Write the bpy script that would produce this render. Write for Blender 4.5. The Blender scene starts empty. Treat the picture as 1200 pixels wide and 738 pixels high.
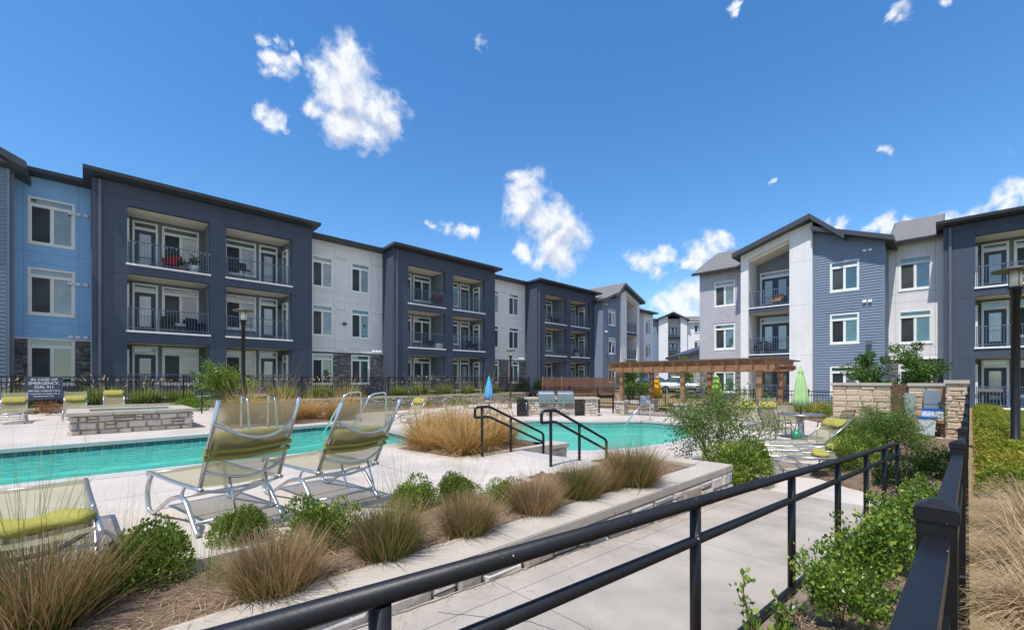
import bpy, bmesh, math, random
import numpy as np
from mathutils import Vector, Matrix
R = math.radians
rnd = random.Random(7)
SC = bpy.context.scene
COL = SC.collection

# ------------------------------------------------------------------ camera, sky, sun, exposure
# world axes: +x runs along the left apartment row (away to the right), +y runs away to the left
YAW = 44.72
FOC = 505.0 / 1200.0
cam_d = bpy.data.cameras.new('camera'); cam = bpy.data.objects.new('camera', cam_d); COL.objects.link(cam)
cam.location = (0, 0, 1.75); cam.rotation_euler = (R(90), 0, R(-YAW))
cam_d.sensor_width = 36.0; cam_d.lens = 36.0 * FOC; cam_d.shift_y = 75.0 / 1200.0
cam_d.clip_start = 0.03; cam_d.clip_end = 6000
SC.camera = cam
CA, SA = 0.7106, 0.7036
def cw(X, Y): return (CA * X + SA * Y, -SA * X + CA * Y)      # metres right / ahead of the viewer -> world
def ground(px, py, z=0.0):                                     # where a sight line meets a level
    Y = 505.0 * (1.75 - z) / (py - 444.0); return cw((px - 600) / 505.0 * Y, Y)
def sightdir(px, py):
    X = (px - 600) / 505.0; Z = (444 - py) / 505.0
    a, b = cw(X, 1.0); v = Vector((a, b, Z)); v.normalize(); return v

SUN_EL, SUN_AZ = R(64), math.atan2(-0.982, -0.19)
world = bpy.data.worlds.new('World'); SC.world = world; world.use_nodes = True
nt = world.node_tree; nt.nodes.clear()
def N(tree, t, **kw):
    n = tree.nodes.new(t)
    for k, v in kw.items():
        if k.startswith('i_'):
            n.inputs[int(k[2:]) if k[2:].isdigit() else k[2:].replace('_', ' ')].default_value = v
        else: setattr(n, k, v)
    return n
sky = N(nt, 'ShaderNodeTexSky', sky_type='NISHITA', sun_disc=False, sun_elevation=SUN_EL, sun_rotation=SUN_AZ,
        air_density=1.1, dust_density=0.12, ozone_density=2.6, altitude=300)
bg = N(nt, 'ShaderNodeBackground'); bg.inputs[1].default_value = 0.15
hs = N(nt, 'ShaderNodeHueSaturation'); hs.inputs['Saturation'].default_value = 1.1
sxyz = N(nt, 'ShaderNodeSeparateXYZ'); tc0 = N(nt, 'ShaderNodeTexCoord'); nt.links.new(tc0.outputs['Generated'], sxyz.inputs[0])
ez = N(nt, 'ShaderNodeMapRange'); ez.inputs['From Max'].default_value = 0.55; nt.links.new(sxyz.outputs[2], ez.inputs['Value'])
et = N(nt, 'ShaderNodeMix', data_type='RGBA'); et.inputs['A'].default_value = (0.64, 0.74, 0.83, 1); et.inputs['B'].default_value = (0.60, 0.79, 0.94, 1); nt.links.new(ez.outputs[0], et.inputs['Factor'])
em = N(nt, 'ShaderNodeVectorMath', operation='MULTIPLY'); nt.links.new(sky.outputs[0], em.inputs[0]); nt.links.new(et.outputs['Result'], em.inputs[1])
nt.links.new(em.outputs[0], hs.inputs['Color']); nt.links.new(hs.outputs[0], bg.inputs[0])
# clouds: puffs in the sky given by direction and angular size, roughened by noise
PUFFS = [  # px, py, r
 (405,88,34),(418,110,40),(395,115,34),(440,128,34),(400,150,26),(425,150,28),(455,140,20),(375,92,17),(412,70,18),(362,124,15),(372,132,13),
 (308,132,14),(320,137,16),(333,140,8),
 (316,48,10),(330,50,8),(318,72,12),(335,78,12),(350,72,9),(312,86,10),(325,92,8),(350,48,6),
 (615,215,20),(618,235,24),(612,245,22),(640,255,30),(660,270,30),(648,285,28),(672,280,20),(660,300,24),(615,292,11),(630,300,12),(608,205,10),
 (507,265,8),(522,265,8),(540,264,10),(552,267,9),
 (745,303,14),(760,300,16),(775,298,14),(780,290,12),(800,305,16),(815,295,18),(835,285,18),(850,284,14),(812,308,14),(768,318,10),
 (790,350,22),(810,345,22),(800,365,26),(775,358,14),(820,352,22),(808,380,26),
 (1047,176,9),(1040,178,7),(1055,10,11),(1062,20,9),(1050,16,9),(1105,2,9),(861,10,7),(862,20,5),(566,56,7),(898,210,5),
 (1035,262,18),(1022,268,12),(1045,268,12),(1075,260,12),(1105,252,15),(1118,254,14),(1095,258,10),(985,266,12),(970,267,9),
 (1150,238,20),(1170,232,24),(1190,228,24),(1210,226,26),(1180,245,24),(1230,240,30),(1135,246,14)]
# unseen clouds overhead and behind the viewer, added as fill light (mirrored in panes)
FILL_PUFFS = [((-.15, -.9, .42), .34), ((.35, -.85, .36), .30), ((-.55, -.72, .38), .30), ((.75, -.6, .30), .26), ((.1, -.62, .78), .30), ((-.3, -.45, .84), .20), ((-.93, -.1, .36), .28), ((-.85, .3, .30), .24),
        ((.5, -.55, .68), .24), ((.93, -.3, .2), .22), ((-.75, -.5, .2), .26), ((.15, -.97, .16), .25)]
tc = N(nt, 'ShaderNodeTexCoord')
def vnoise(scale, detail, rough, src): n_ = N(nt, 'ShaderNodeTexNoise', i_Scale=scale, i_Detail=detail, i_Roughness=rough); nt.links.new(src, n_.inputs['Vector']); return n_
def warp(src, scale, amount, detail):
    n_ = vnoise(scale, detail, 0.55, src); sb = N(nt, 'ShaderNodeVectorMath', operation='SUBTRACT'); sb.inputs[1].default_value = (0.5, 0.5, 0.5); nt.links.new(n_.outputs['Color'], sb.inputs[0])
    sc_ = N(nt, 'ShaderNodeVectorMath', operation='SCALE'); sc_.inputs['Scale'].default_value = amount; nt.links.new(sb.outputs[0], sc_.inputs[0])
    ad = N(nt, 'ShaderNodeVectorMath', operation='ADD'); nt.links.new(src, ad.inputs[0]); nt.links.new(sc_.outputs[0], ad.inputs[1]); return ad.outputs[0]
dirw = warp(warp(tc.outputs['Generated'], 13.0, 0.075, 3.0), 48.0, 0.022, 5.0)
def chain(src, puffs, grow_):
    prev = None
    for d, ang in puffs:
        dist = N(nt, 'ShaderNodeVectorMath', operation='DISTANCE'); dist.inputs[1].default_value = d; nt.links.new(src, dist.inputs[0])
        q = N(nt, 'ShaderNodeMath', operation='MULTIPLY_ADD'); q.inputs[1].default_value = -1.0 / (ang * grow_); q.inputs[2].default_value = 1.0; nt.links.new(dist.outputs['Value'], q.inputs[0])
        if prev is None: prev = q
        else:
            m = N(nt, 'ShaderNodeMath', operation='SMOOTH_MAX'); m.inputs[2].default_value = 0.3
            nt.links.new(prev.outputs[0], m.inputs[0]); nt.links.new(q.outputs[0], m.inputs[1]); prev = m
    return prev.outputs[0]
ALL = [(sightdir(px, py), (sightdir(px + r, py) - sightdir(px, py)).length) for (px, py, r) in [(a, b, c * 1.1 + 0.8 if c < 13 else c) for a, b, c in PUFFS]]
BIGP = [(sightdir(px, py), (sightdir(px + r, py) - sightdir(px, py)).length) for (px, py, r) in PUFFS if r >= 16]
FILLP = [(Vector(d).normalized(), r) for d, r in FILL_PUFFS]
f0 = chain(dirw, ALL + FILLP, 1.17)
upv = N(nt, 'ShaderNodeVectorMath', operation='ADD'); upv.inputs[1].default_value = (-0.014, -0.002, 0.026); nt.links.new(dirw, upv.inputs[0])
f1 = chain(upv.outputs[0], BIGP + FILLP, 1.17)
nf = vnoise(44.0, 7.0, 0.6, tc.outputs['Generated'])
def addn(f): 
    m = N(nt, 'ShaderNodeMath', operation='MULTIPLY_ADD'); m.inputs[1].default_value = 1.25; nt.links.new(nf.outputs['Fac'], m.inputs[0]); nt.links.new(f, m.inputs[2]); return m.outputs[0]
def srange(v, a, b, t='SMOOTHSTEP'):
    m = N(nt, 'ShaderNodeMapRange', interpolation_type=t); m.inputs['From Min'].default_value = a; m.inputs['From Max'].default_value = b; nt.links.new(v, m.inputs['Value']); return m.outputs[0]
fa = addn(f0); dens = srange(fa, 0.66, 1.52)
lift = N(nt, 'ShaderNodeMath', operation='SUBTRACT'); nt.links.new(f1, lift.inputs[0]); nt.links.new(f0, lift.inputs[1])
sh = N(nt, 'ShaderNodeMath', operation='MULTIPLY_ADD'); sh.inputs[1].default_value = 0.9; nt.links.new(vnoise(36.0, 5.0, 0.6, dirw).outputs['Fac'], sh.inputs[0]); nt.links.new(lift.outputs[0], sh.inputs[2])
shd = srange(sh.outputs[0], 0.28, 1.15, 'LINEAR')
gm = N(nt, 'ShaderNodeMath', operation='MULTIPLY'); nt.links.new(shd, gm.inputs[0]); nt.links.new(srange(fa, 0.8, 1.35), gm.inputs[1])
cc = N(nt, 'ShaderNodeMix', data_type='RGBA'); cc.inputs['A'].default_value = (0.80, 0.82, 0.86, 1); cc.inputs['B'].default_value = (0.34, 0.38, 0.47, 1)  # darker colour is shade painted on the cloud undersides
nt.links.new(gm.outputs[0], cc.inputs['Factor'])
bgc = N(nt, 'ShaderNodeBackground'); bgc.inputs[1].default_value = 0.82; nt.links.new(cc.outputs['Result'], bgc.inputs[0])
mx = N(nt, 'ShaderNodeMixShader'); dm = N(nt, 'ShaderNodeMath', operation='MULTIPLY'); dm.inputs[1].default_value = 0.97
nt.links.new(dens, dm.inputs[0]); nt.links.new(dm.outputs[0], mx.inputs[0]); nt.links.new(bg.outputs[0], mx.inputs[1]); nt.links.new(bgc.outputs[0], mx.inputs[2])
wo = N(nt, 'ShaderNodeOutputWorld'); nt.links.new(mx.outputs[0], wo.inputs[0])
world.cycles.sampling_method = 'MANUAL'; world.cycles.sample_map_resolution = 512

sd = bpy.data.lights.new('sun', 'SUN'); sun = bpy.data.objects.new('sun', sd); COL.objects.link(sun)
sd.energy = 3.15; sd.angle = R(0.53); sd.color = (1.0, 0.955, 0.89)
sv = Vector((math.cos(SUN_EL) * math.sin(SUN_AZ), math.cos(SUN_EL) * math.cos(SUN_AZ), math.sin(SUN_EL)))
sun.rotation_euler = sv.to_track_quat('Z', 'Y').to_euler(); sun.location = (-10, -5, 40)
vs = SC.view_settings; vs.view_transform = 'Standard'; vs.look = 'None'; vs.exposure = 0.56; vs.gamma = 1.0; vs.use_curve_mapping = False
SC.cycles.max_bounces = 6; SC.cycles.transparent_max_bounces = 16; SC.cycles.caustics_reflective = False; SC.cycles.caustics_refractive = False

# ------------------------------------------------------------------ materials
MATS = {}
def srgb(r, g, b):
    f = lambda c: (c / 255 / 12.92) if c / 255 <= 0.04045 else ((c / 255 + 0.055) / 1.055) ** 2.4
    return (f(r), f(g), f(b))
def mat(name, col, rough=0.7, metal=0.0, var=0.0, vscale=3.0, bump=0.0, bscale=40.0, spec=0.5, tint=None, obj_var=0.0, dirt=0.0):
    """col: base colour; var: soft mottling; bump: fine surface grain; tint: list of colours picked by the face attribute 'tint'"""
    if name in MATS: return MATS[name]
    m = bpy.data.materials.new(name); m.use_nodes = True; MATS[name] = m
    t = m.node_tree; b = t.nodes['Principled BSDF']
    b.inputs['Base Color'].default_value = (*col, 1); b.inputs['Roughness'].default_value = rough
    b.inputs['Metallic'].default_value = metal; b.inputs['Specular IOR Level'].default_value = spec
    co = N(t, 'ShaderNodeTexCoord'); src = None
    if tint:
        at = N(t, 'ShaderNodeAttribute', attribute_name='tint'); cr = N(t, 'ShaderNodeValToRGB')
        el = cr.color_ramp.elements
        while len(el) < len(tint): el.new(0.5)
        for i, c in enumerate(tint): el[i].position = i / (len(tint) - 1); el[i].color = (*c, 1)
        t.links.new(at.outputs['Fac'], cr.inputs[0]); src = cr.outputs[0]
    if var or dirt or obj_var:
        base = src
        if base is None:
            rgb = N(t, 'ShaderNodeRGB'); rgb.outputs[0].default_value = (*col, 1); base = rgb.outputs[0]
        nz = N(t, 'ShaderNodeTexNoise', i_Scale=vscale, i_Detail=7.0, i_Roughness=0.62); t.links.new(co.outputs['Object'], nz.inputs['Vector'])
        mr = N(t, 'ShaderNodeMapRange'); mr.inputs['From Min'].default_value = 0.3; mr.inputs['From Max'].default_value = 0.7
        mr.inputs['To Min'].default_value = 1 - var; mr.inputs['To Max'].default_value = 1 + var * 0.7
        t.links.new(nz.outputs['Fac'], mr.inputs['Value'])
        val = mr.outputs[0]
        if dirt:
            nd = N(t, 'ShaderNodeTexNoise', i_Scale=vscale * 0.35, i_Detail=9.0, i_Roughness=0.7); t.links.new(co.outputs['Object'], nd.inputs['Vector'])
            md = N(t, 'ShaderNodeMapRange'); md.inputs['From Min'].default_value = 0.5; md.inputs['From Max'].default_value = 0.72
            md.inputs['To Min'].default_value = 1.0; md.inputs['To Max'].default_value = 1 - dirt; t.links.new(nd.outputs['Fac'], md.inputs['Value'])
            mu = N(t, 'ShaderNodeMath', operation='MULTIPLY'); t.links.new(val, mu.inputs[0]); t.links.new(md.outputs[0], mu.inputs[1]); val = mu.outputs[0]
        if obj_var:
            oi = N(t, 'ShaderNodeObjectInfo'); mo = N(t, 'ShaderNodeMapRange'); mo.inputs['To Min'].default_value = 1 - obj_var; mo.inputs['To Max'].default_value = 1 + obj_var
            t.links.new(oi.outputs['Random'], mo.inputs['Value'])
            mu = N(t, 'ShaderNodeMath', operation='MULTIPLY'); t.links.new(val, mu.inputs[0]); t.links.new(mo.outputs[0], mu.inputs[1]); val = mu.outputs[0]
        vm = N(t, 'ShaderNodeVectorMath', operation='SCALE'); t.links.new(base, vm.inputs[0]); t.links.new(val, vm.inputs['Scale']); src = vm.outputs[0]
    if src is not None: t.links.new(src, b.inputs['Base Color'])
    if bump:
        nb = N(t, 'ShaderNodeTexNoise', i_Scale=bscale, i_Detail=6.0, i_Roughness=0.65); t.links.new(co.outputs['Object'], nb.inputs['Vector'])
        bu = N(t, 'ShaderNodeBump'); bu.inputs['Strength'].default_value = min(1, bump); bu.inputs['Distance'].default_value = 0.02
        t.links.new(nb.outputs['Fac'], bu.inputs['Height']); t.links.new(bu.outputs[0], b.inputs['Normal'])
    return m
def leaf_mat(name, cols, transl=0.35, rough=0.55, spec=0.3):
    m = mat(name, cols[0], rough=rough, tint=cols, spec=spec)
    t = m.node_tree; b = t.nodes['Principled BSDF']; o = t.nodes['Material Output']
    tr = N(t, 'ShaderNodeBsdfTranslucent'); src = b.inputs['Base Color'].links[0].from_socket
    t.links.new(src, tr.inputs[0]); ms = N(t, 'ShaderNodeMixShader'); ms.inputs[0].default_value = transl
    t.links.new(b.outputs[0], ms.inputs[1]); t.links.new(tr.outputs[0], ms.inputs[2]); t.links.new(ms.outputs[0], o.inputs[0])
    return m
def glass_mat(name, cols, rough=0.03, ripple=0.0, spec=0.9):
    """pane; each window shows another room, blind or curtain"""
    m = mat(name, cols[0], rough=rough, spec=spec); t = m.node_tree; b = t.nodes['Principled BSDF']; b.inputs['IOR'].default_value = 1.85 if spec > .5 else 1.45
    oi = N(t, 'ShaderNodeObjectInfo'); cr = N(t, 'ShaderNodeValToRGB'); cr.color_ramp.interpolation = 'CONSTANT'; el = cr.color_ramp.elements
    while len(el) < len(cols): el.new(0.5)
    for i, c in enumerate(cols): el[i].position = i / len(cols); el[i].color = (*c, 1)
    t.links.new(oi.outputs['Random'], cr.inputs[0]); co = N(t, 'ShaderNodeTexCoord')
    nz = N(t, 'ShaderNodeTexNoise', i_Scale=1.1, i_Detail=2.0); t.links.new(co.outputs['Object'], nz.inputs['Vector'])
    mr = N(t, 'ShaderNodeMapRange'); mr.inputs['From Min'].default_value = 0.3; mr.inputs['From Max'].default_value = 0.7; mr.inputs['To Min'].default_value = 0.55; mr.inputs['To Max'].default_value = 1.35; t.links.new(nz.outputs['Fac'], mr.inputs['Value'])
    sc_ = N(t, 'ShaderNodeVectorMath', operation='SCALE'); t.links.new(cr.outputs[0], sc_.inputs[0]); t.links.new(mr.outputs[0], sc_.inputs['Scale']); t.links.new(sc_.outputs[0], b.inputs['Base Color'])
    if ripple:
        nb = N(t, 'ShaderNodeTexNoise', i_Scale=1.3, i_Detail=1.0); t.links.new(co.outputs['Object'], nb.inputs['Vector'])
        bu = N(t, 'ShaderNodeBump'); bu.inputs['Strength'].default_value = ripple; bu.inputs['Distance'].default_value = 0.05
        t.links.new(nb.outputs['Fac'], bu.inputs['Height']); t.links.new(bu.outputs[0], b.inputs['Normal'])
    return m
def chips(m, col, scale, lo):
    """small chips and specks in the paint"""
    t = m.node_tree; b = t.nodes['Principled BSDF']; src = b.inputs['Base Color'].links[0].from_socket
    co = N(t, 'ShaderNodeTexCoord'); n_ = N(t, 'ShaderNodeTexNoise', i_Scale=scale, i_Detail=3.0); t.links.new(co.outputs['Object'], n_.inputs['Vector'])
    mr = N(t, 'ShaderNodeMapRange'); mr.inputs['From Min'].default_value = lo; mr.inputs['From Max'].default_value = lo + .02; t.links.new(n_.outputs['Fac'], mr.inputs['Value'])
    mx_ = N(t, 'ShaderNodeMix', data_type='RGBA'); mx_.inputs['B'].default_value = (*col, 1); t.links.new(mr.outputs[0], mx_.inputs['Factor']); t.links.new(src, mx_.inputs['A']); t.links.new(mx_.outputs['Result'], b.inputs['Base Color'])
def streaks(m, amount, scale=1.0):
    """faint vertical weather streaks"""
    t = m.node_tree; b = t.nodes['Principled BSDF']; src = b.inputs['Base Color'].links[0].from_socket
    co = N(t, 'ShaderNodeTexCoord'); mp = N(t, 'ShaderNodeMapping'); mp.inputs['Scale'].default_value = (scale, scale, scale * .07); t.links.new(co.outputs['Object'], mp.inputs[0])
    n_ = N(t, 'ShaderNodeTexNoise', i_Scale=4.0, i_Detail=6.0, i_Roughness=0.7); t.links.new(mp.outputs[0], n_.inputs['Vector'])
    mr = N(t, 'ShaderNodeMapRange'); mr.inputs['From Min'].default_value = .35; mr.inputs['From Max'].default_value = .7; mr.inputs['To Min'].default_value = 1 + amount * .5; mr.inputs['To Max'].default_value = 1 - amount; t.links.new(n_.outputs['Fac'], mr.inputs['Value'])
    sc_ = N(t, 'ShaderNodeVectorMath', operation='SCALE'); t.links.new(src, sc_.inputs[0]); t.links.new(mr.outputs[0], sc_.inputs['Scale']); t.links.new(sc_.outputs[0], b.inputs['Base Color'])
def slab_mat(name, col, pitch, var=0.1, gap=0.007, dirt=0.12):
    """concrete poured in square bays"""
    m = mat(name, col, rough=0.85, var=var, vscale=1.6, bump=0.25, bscale=90, dirt=dirt, spec=0.25)
    t = m.node_tree; b = t.nodes['Principled BSDF']; src = b.inputs['Base Color'].links[0].from_socket
    co = N(t, 'ShaderNodeTexCoord')
    br = N(t, 'ShaderNodeTexBrick', offset=0.0, squash=1.0); br.inputs['Scale'].default_value = 1.0
    br.inputs['Brick Width'].default_value = pitch; br.inputs['Row Height'].default_value = pitch; br.inputs['Mortar Size'].default_value = gap
    br.inputs['Color1'].default_value = (1, 1, 1, 1); br.inputs['Color2'].default_value = (0.93, 0.93, 0.94, 1); br.inputs['Mortar'].default_value = (0.45, 0.43, 0.41, 1)
    t.links.new(co.outputs['Object'], br.inputs['Vector'])
    sp = N(t, 'ShaderNodeTexNoise', i_Scale=160.0, i_Detail=2.0); t.links.new(co.outputs['Object'], sp.inputs['Vector'])
    ms = N(t, 'ShaderNodeMapRange'); ms.inputs['From Min'].default_value = 0.3; ms.inputs['From Max'].default_value = 0.7; ms.inputs['To Min'].default_value = 0.9; ms.inputs['To Max'].default_value = 1.08
    t.links.new(sp.outputs['Fac'], ms.inputs['Value'])
    v1 = N(t, 'ShaderNodeVectorMath', operation='MULTIPLY'); t.links.new(src, v1.inputs[0]); t.links.new(br.outputs['Color'], v1.inputs[1])
    v2 = N(t, 'ShaderNodeVectorMath', operation='SCALE'); t.links.new(v1.outputs[0], v2.inputs[0]); t.links.new(ms.outputs[0], v2.inputs['Scale'])
    t.links.new(v2.outputs[0], b.inputs['Base Color'])
    return m
NAVY = mat('navy_stucco', srgb(76, 84, 100), 0.85, var=0.07, vscale=1.2, bump=0.2, bscale=60, spec=0.25, dirt=0.06)
NAVYD = mat('navy_joint', srgb(44, 46, 56), 0.9)
BLUE = mat('blue_stucco', srgb(150, 194, 236), 0.85, var=0.05, vscale=1.0, bump=0.15, bscale=60, spec=0.25, dirt=0.06)
BLUED = mat('blue_joint', srgb(98, 140, 190), 0.9)
WHITEW = mat('white_stucco', srgb(230, 227, 225), 0.85, var=0.04, vscale=1.0, bump=0.15, bscale=60, spec=0.25, dirt=0.05)
WHITED = mat('white_joint', srgb(160, 160, 166), 0.9)
SIDEB = mat('blue_grey_siding', srgb(122, 136, 154), 0.75, var=0.05, vscale=2.0, spec=0.3)
SIDEG = mat('light_grey_siding', srgb(186, 182, 188), 0.75, var=0.05, vscale=2.0, spec=0.3)
SIDED = mat('slate_siding', srgb(112, 126, 142), 0.75, var=0.05, vscale=2.0, spec=0.3)
BALW = mat('balcony_grey_wall', srgb(126, 134, 141), 0.85, var=0.05, vscale=1.5, spec=0.25)
CREAM = mat('soffit_cream', srgb(236, 229, 214), 0.8, var=0.04)
TRIM = mat('white_trim', srgb(236, 236, 232), 0.5, var=0.03)
DARKMET = mat('dark_metal_trim', srgb(70, 72, 78), 0.45, var=0.06, spec=0.4)
PIPE = mat('grey_downpipe', srgb(96, 98, 108), 0.5)
SHING = mat('grey_shingle', srgb(122, 118, 116), 0.95, var=0.22, vscale=14.0, bump=0.6, bscale=25)
GLASS = glass_mat('window_glass', [(0.035, 0.10, 0.105), (0.06, 0.14, 0.14), (0.02, 0.05, 0.06), (0.15, 0.20, 0.19), (0.05, 0.12, 0.13), (0.09, 0.16, 0.15)], 0.03, 0.25)
SCREEN = glass_mat('insect_screen', [(0.045, 0.055, 0.06), (0.07, 0.08, 0.082), (0.03, 0.036, 0.04)], 0.35, 0, 0.25)
DOORB = mat('navy_door', srgb(46, 66, 90), 0.45, var=0.04)
BLIND = glass_mat('door_lite', [(0.22, 0.28, 0.31), (0.12, 0.17, 0.19), (0.30, 0.34, 0.36)], 0.08)
for m_, a_ in ((NAVY, .10), (BLUE, .06), (WHITEW, .07), (SIDEB, .06), (SIDEG, .06)): streaks(m_, a_)
RAILM = mat('balcony_railing', srgb(96, 110, 128), 0.45)
BLACK = mat('black_powder_coat', srgb(25, 25, 28), 0.42, var=0.12, vscale=9, spec=0.4, bump=0.06, bscale=30)
BLACKR = mat('black_pipe_rail', srgb(28, 28, 32), 0.45, var=0.16, vscale=6, spec=0.4, bump=0.08, bscale=25)
CHROME = mat('polished_steel', (0.72, 0.73, 0.74), 0.16, metal=1.0, var=0.05)
ALU = mat('brushed_aluminium', (0.60, 0.61, 0.62), 0.3, metal=0.85, var=0.1, vscale=8)
BRONZE = mat('taupe_metal', srgb(96, 88, 82), 0.45, metal=0.3, var=0.08)
DECKU = slab_mat('deck_concrete', srgb(204, 192, 180), 3.05, var=.12, dirt=.28)
RAMPC = slab_mat('ramp_concrete', srgb(180, 169, 156), 2.1, var=.2, dirt=0.42, gap=0.004)
CAPS = mat('cast_cap_stone', srgb(188, 177, 162), 0.85, var=0.11, vscale=2.6, bump=0.3, bscale=70, dirt=0.16, spec=0.25)
COPE = mat('pool_coping', srgb(188, 182, 176), 0.8, var=0.06, bump=0.2, bscale=60)
STONES = mat('limestone_blocks', (0.3, 0.28, 0.25), 0.9, var=0.18, vscale=9, bump=0.7, bscale=22, spec=0.2,
             tint=[srgb(150, 135, 120), srgb(196, 184, 168), srgb(214, 205, 194), srgb(172, 166, 160), srgb(204, 186, 168), srgb(186, 178, 172)])
STONEG = mat('grey_ledgestone', (0.2, 0.2, 0.2), 0.8, var=0.2, vscale=9, bump=0.7, bscale=22, spec=0.35,
             tint=[srgb(92, 92, 98), srgb(132, 130, 132), srgb(110, 108, 112), srgb(164, 160, 158), srgb(120, 114, 112)])
STONEP = mat('pale_split_block', (0.4, 0.36, 0.3), 0.9, var=0.1, vscale=9, bump=0.8, bscale=18, spec=0.2,
             tint=[srgb(202, 178, 152), srgb(214, 190, 164), srgb(192, 168, 142)])
MORT = mat('mortar', srgb(132, 124, 115), 0.95, var=0.15, vscale=8, bump=0.4)
MORTD = mat('dark_mortar', srgb(84, 83, 85), 0.95, var=0.15, vscale=8)
MULCH = mat('dry_mulch', srgb(134, 112, 94), 0.95, var=0.5, vscale=22, bump=1.0, bscale=55, spec=0.1)
SOIL = mat('ground_soil', srgb(120, 108, 84), 0.95, var=0.35, vscale=1.4, bump=0.5, bscale=12, spec=0.1)
TURF = mat('lawn_turf', srgb(92, 104, 44), 0.95, var=0.45, vscale=2.5, bump=0.9, bscale=60, spec=0.1, dirt=0.2)
DRYT = mat('dry_lawn', srgb(160, 138, 102), 0.95, var=0.3, vscale=3.5, bump=0.9, bscale=60, spec=0.1, dirt=0.25)
ASPH = mat('asphalt', srgb(86, 86, 88), 0.9, var=0.15, vscale=4, bump=0.4, bscale=120)
WOOD = mat('cedar_wood', srgb(156, 114, 84), 0.7, var=0.28, vscale=5, bump=0.3, bscale=30, obj_var=0.12)
WOODD = mat('dark_stained_wood', srgb(106, 74, 54), 0.75, var=0.25, vscale=6, bump=0.3, bscale=30)
PLAST = mat('pool_plaster', srgb(150, 226, 216), 0.7, var=0.06, vscale=1.5)
TILE = None
SIGNM = mat('slate_sign_panel', srgb(62, 72, 92), 0.4, var=0.04)
SIGNT = mat('sign_white', srgb(226, 228, 230), 0.5)
PILLOW = mat('yellow_green_towel', srgb(170, 162, 84), 0.95, var=0.12, vscale=14, bump=0.5, bscale=120, spec=0.1)
LAMPG = mat('lamp_frosted', srgb(232, 226, 208), 0.4, var=0.04)
GRIT = mat('grill_steel', (0.36, 0.37, 0.38), 0.34, metal=0.8, var=0.1)
def sling_mat():
    m = mat('sling_mesh', srgb(182, 174, 140), 0.8, var=0.06, vscale=4, spec=0.2)
    t = m.node_tree; b = t.nodes['Principled BSDF']; o = t.nodes['Material Output']
    src = b.inputs['Base Color'].links[0].from_socket
    tl = N(t, 'ShaderNodeBsdfTranslucent'); t.links.new(src, tl.inputs[0])
    tp = N(t, 'ShaderNodeBsdfTransparent'); tp.inputs[0].default_value = (0.95, 0.93, 0.85, 1)
    m1 = N(t, 'ShaderNodeMixShader'); m1.inputs[0].default_value = 0.35; t.links.new(b.outputs[0], m1.inputs[1]); t.links.new(tl.outputs[0], m1.inputs[2])
    m2 = N(t, 'ShaderNodeMixShader'); m2.inputs[0].default_value = 0.4; t.links.new(m1.outputs[0], m2.inputs[1]); t.links.new(tp.outputs[0], m2.inputs[2])
    t.links.new(m2.outputs[0], o.inputs[0]); return m
SLING = sling_mat()
def tile_mat():
    m = mat('waterline_tile', srgb(36, 92, 104), 0.15); t = m.node_tree; b = t.nodes['Principled BSDF']
    co = N(t, 'ShaderNodeTexCoord'); ck = N(t, 'ShaderNodeTexBrick', offset=0.0); ck.inputs['Scale'].default_value = 1.0
    ck.inputs['Brick Width'].default_value = 0.16; ck.inputs['Row Height'].default_value = 0.16; ck.inputs['Mortar Size'].default_value = 0.008
    ck.inputs['Color1'].default_value = (*srgb(30, 84, 104), 1); ck.inputs['Color2'].default_value = (*srgb(46, 116, 126), 1); ck.inputs['Mortar'].default_value = (0.25, 0.36, 0.36, 1)
    sx = N(t, 'ShaderNodeSeparateXYZ'); t.links.new(co.outputs['Object'], sx.inputs[0])
    ad = N(t, 'ShaderNodeMath', operation='ADD'); t.links.new(sx.outputs[0], ad.inputs[0]); t.links.new(sx.outputs[1], ad.inputs[1])
    cx = N(t, 'ShaderNodeCombineXYZ'); t.links.new(ad.outputs[0], cx.inputs[0]); t.links.new(sx.outputs[2], cx.inputs[1]); t.links.new(cx.outputs[0], ck.inputs['Vector'])
    t.links.new(ck.outputs['Color'], b.inputs['Base Color']); return m
TILE = tile_mat()
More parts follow.
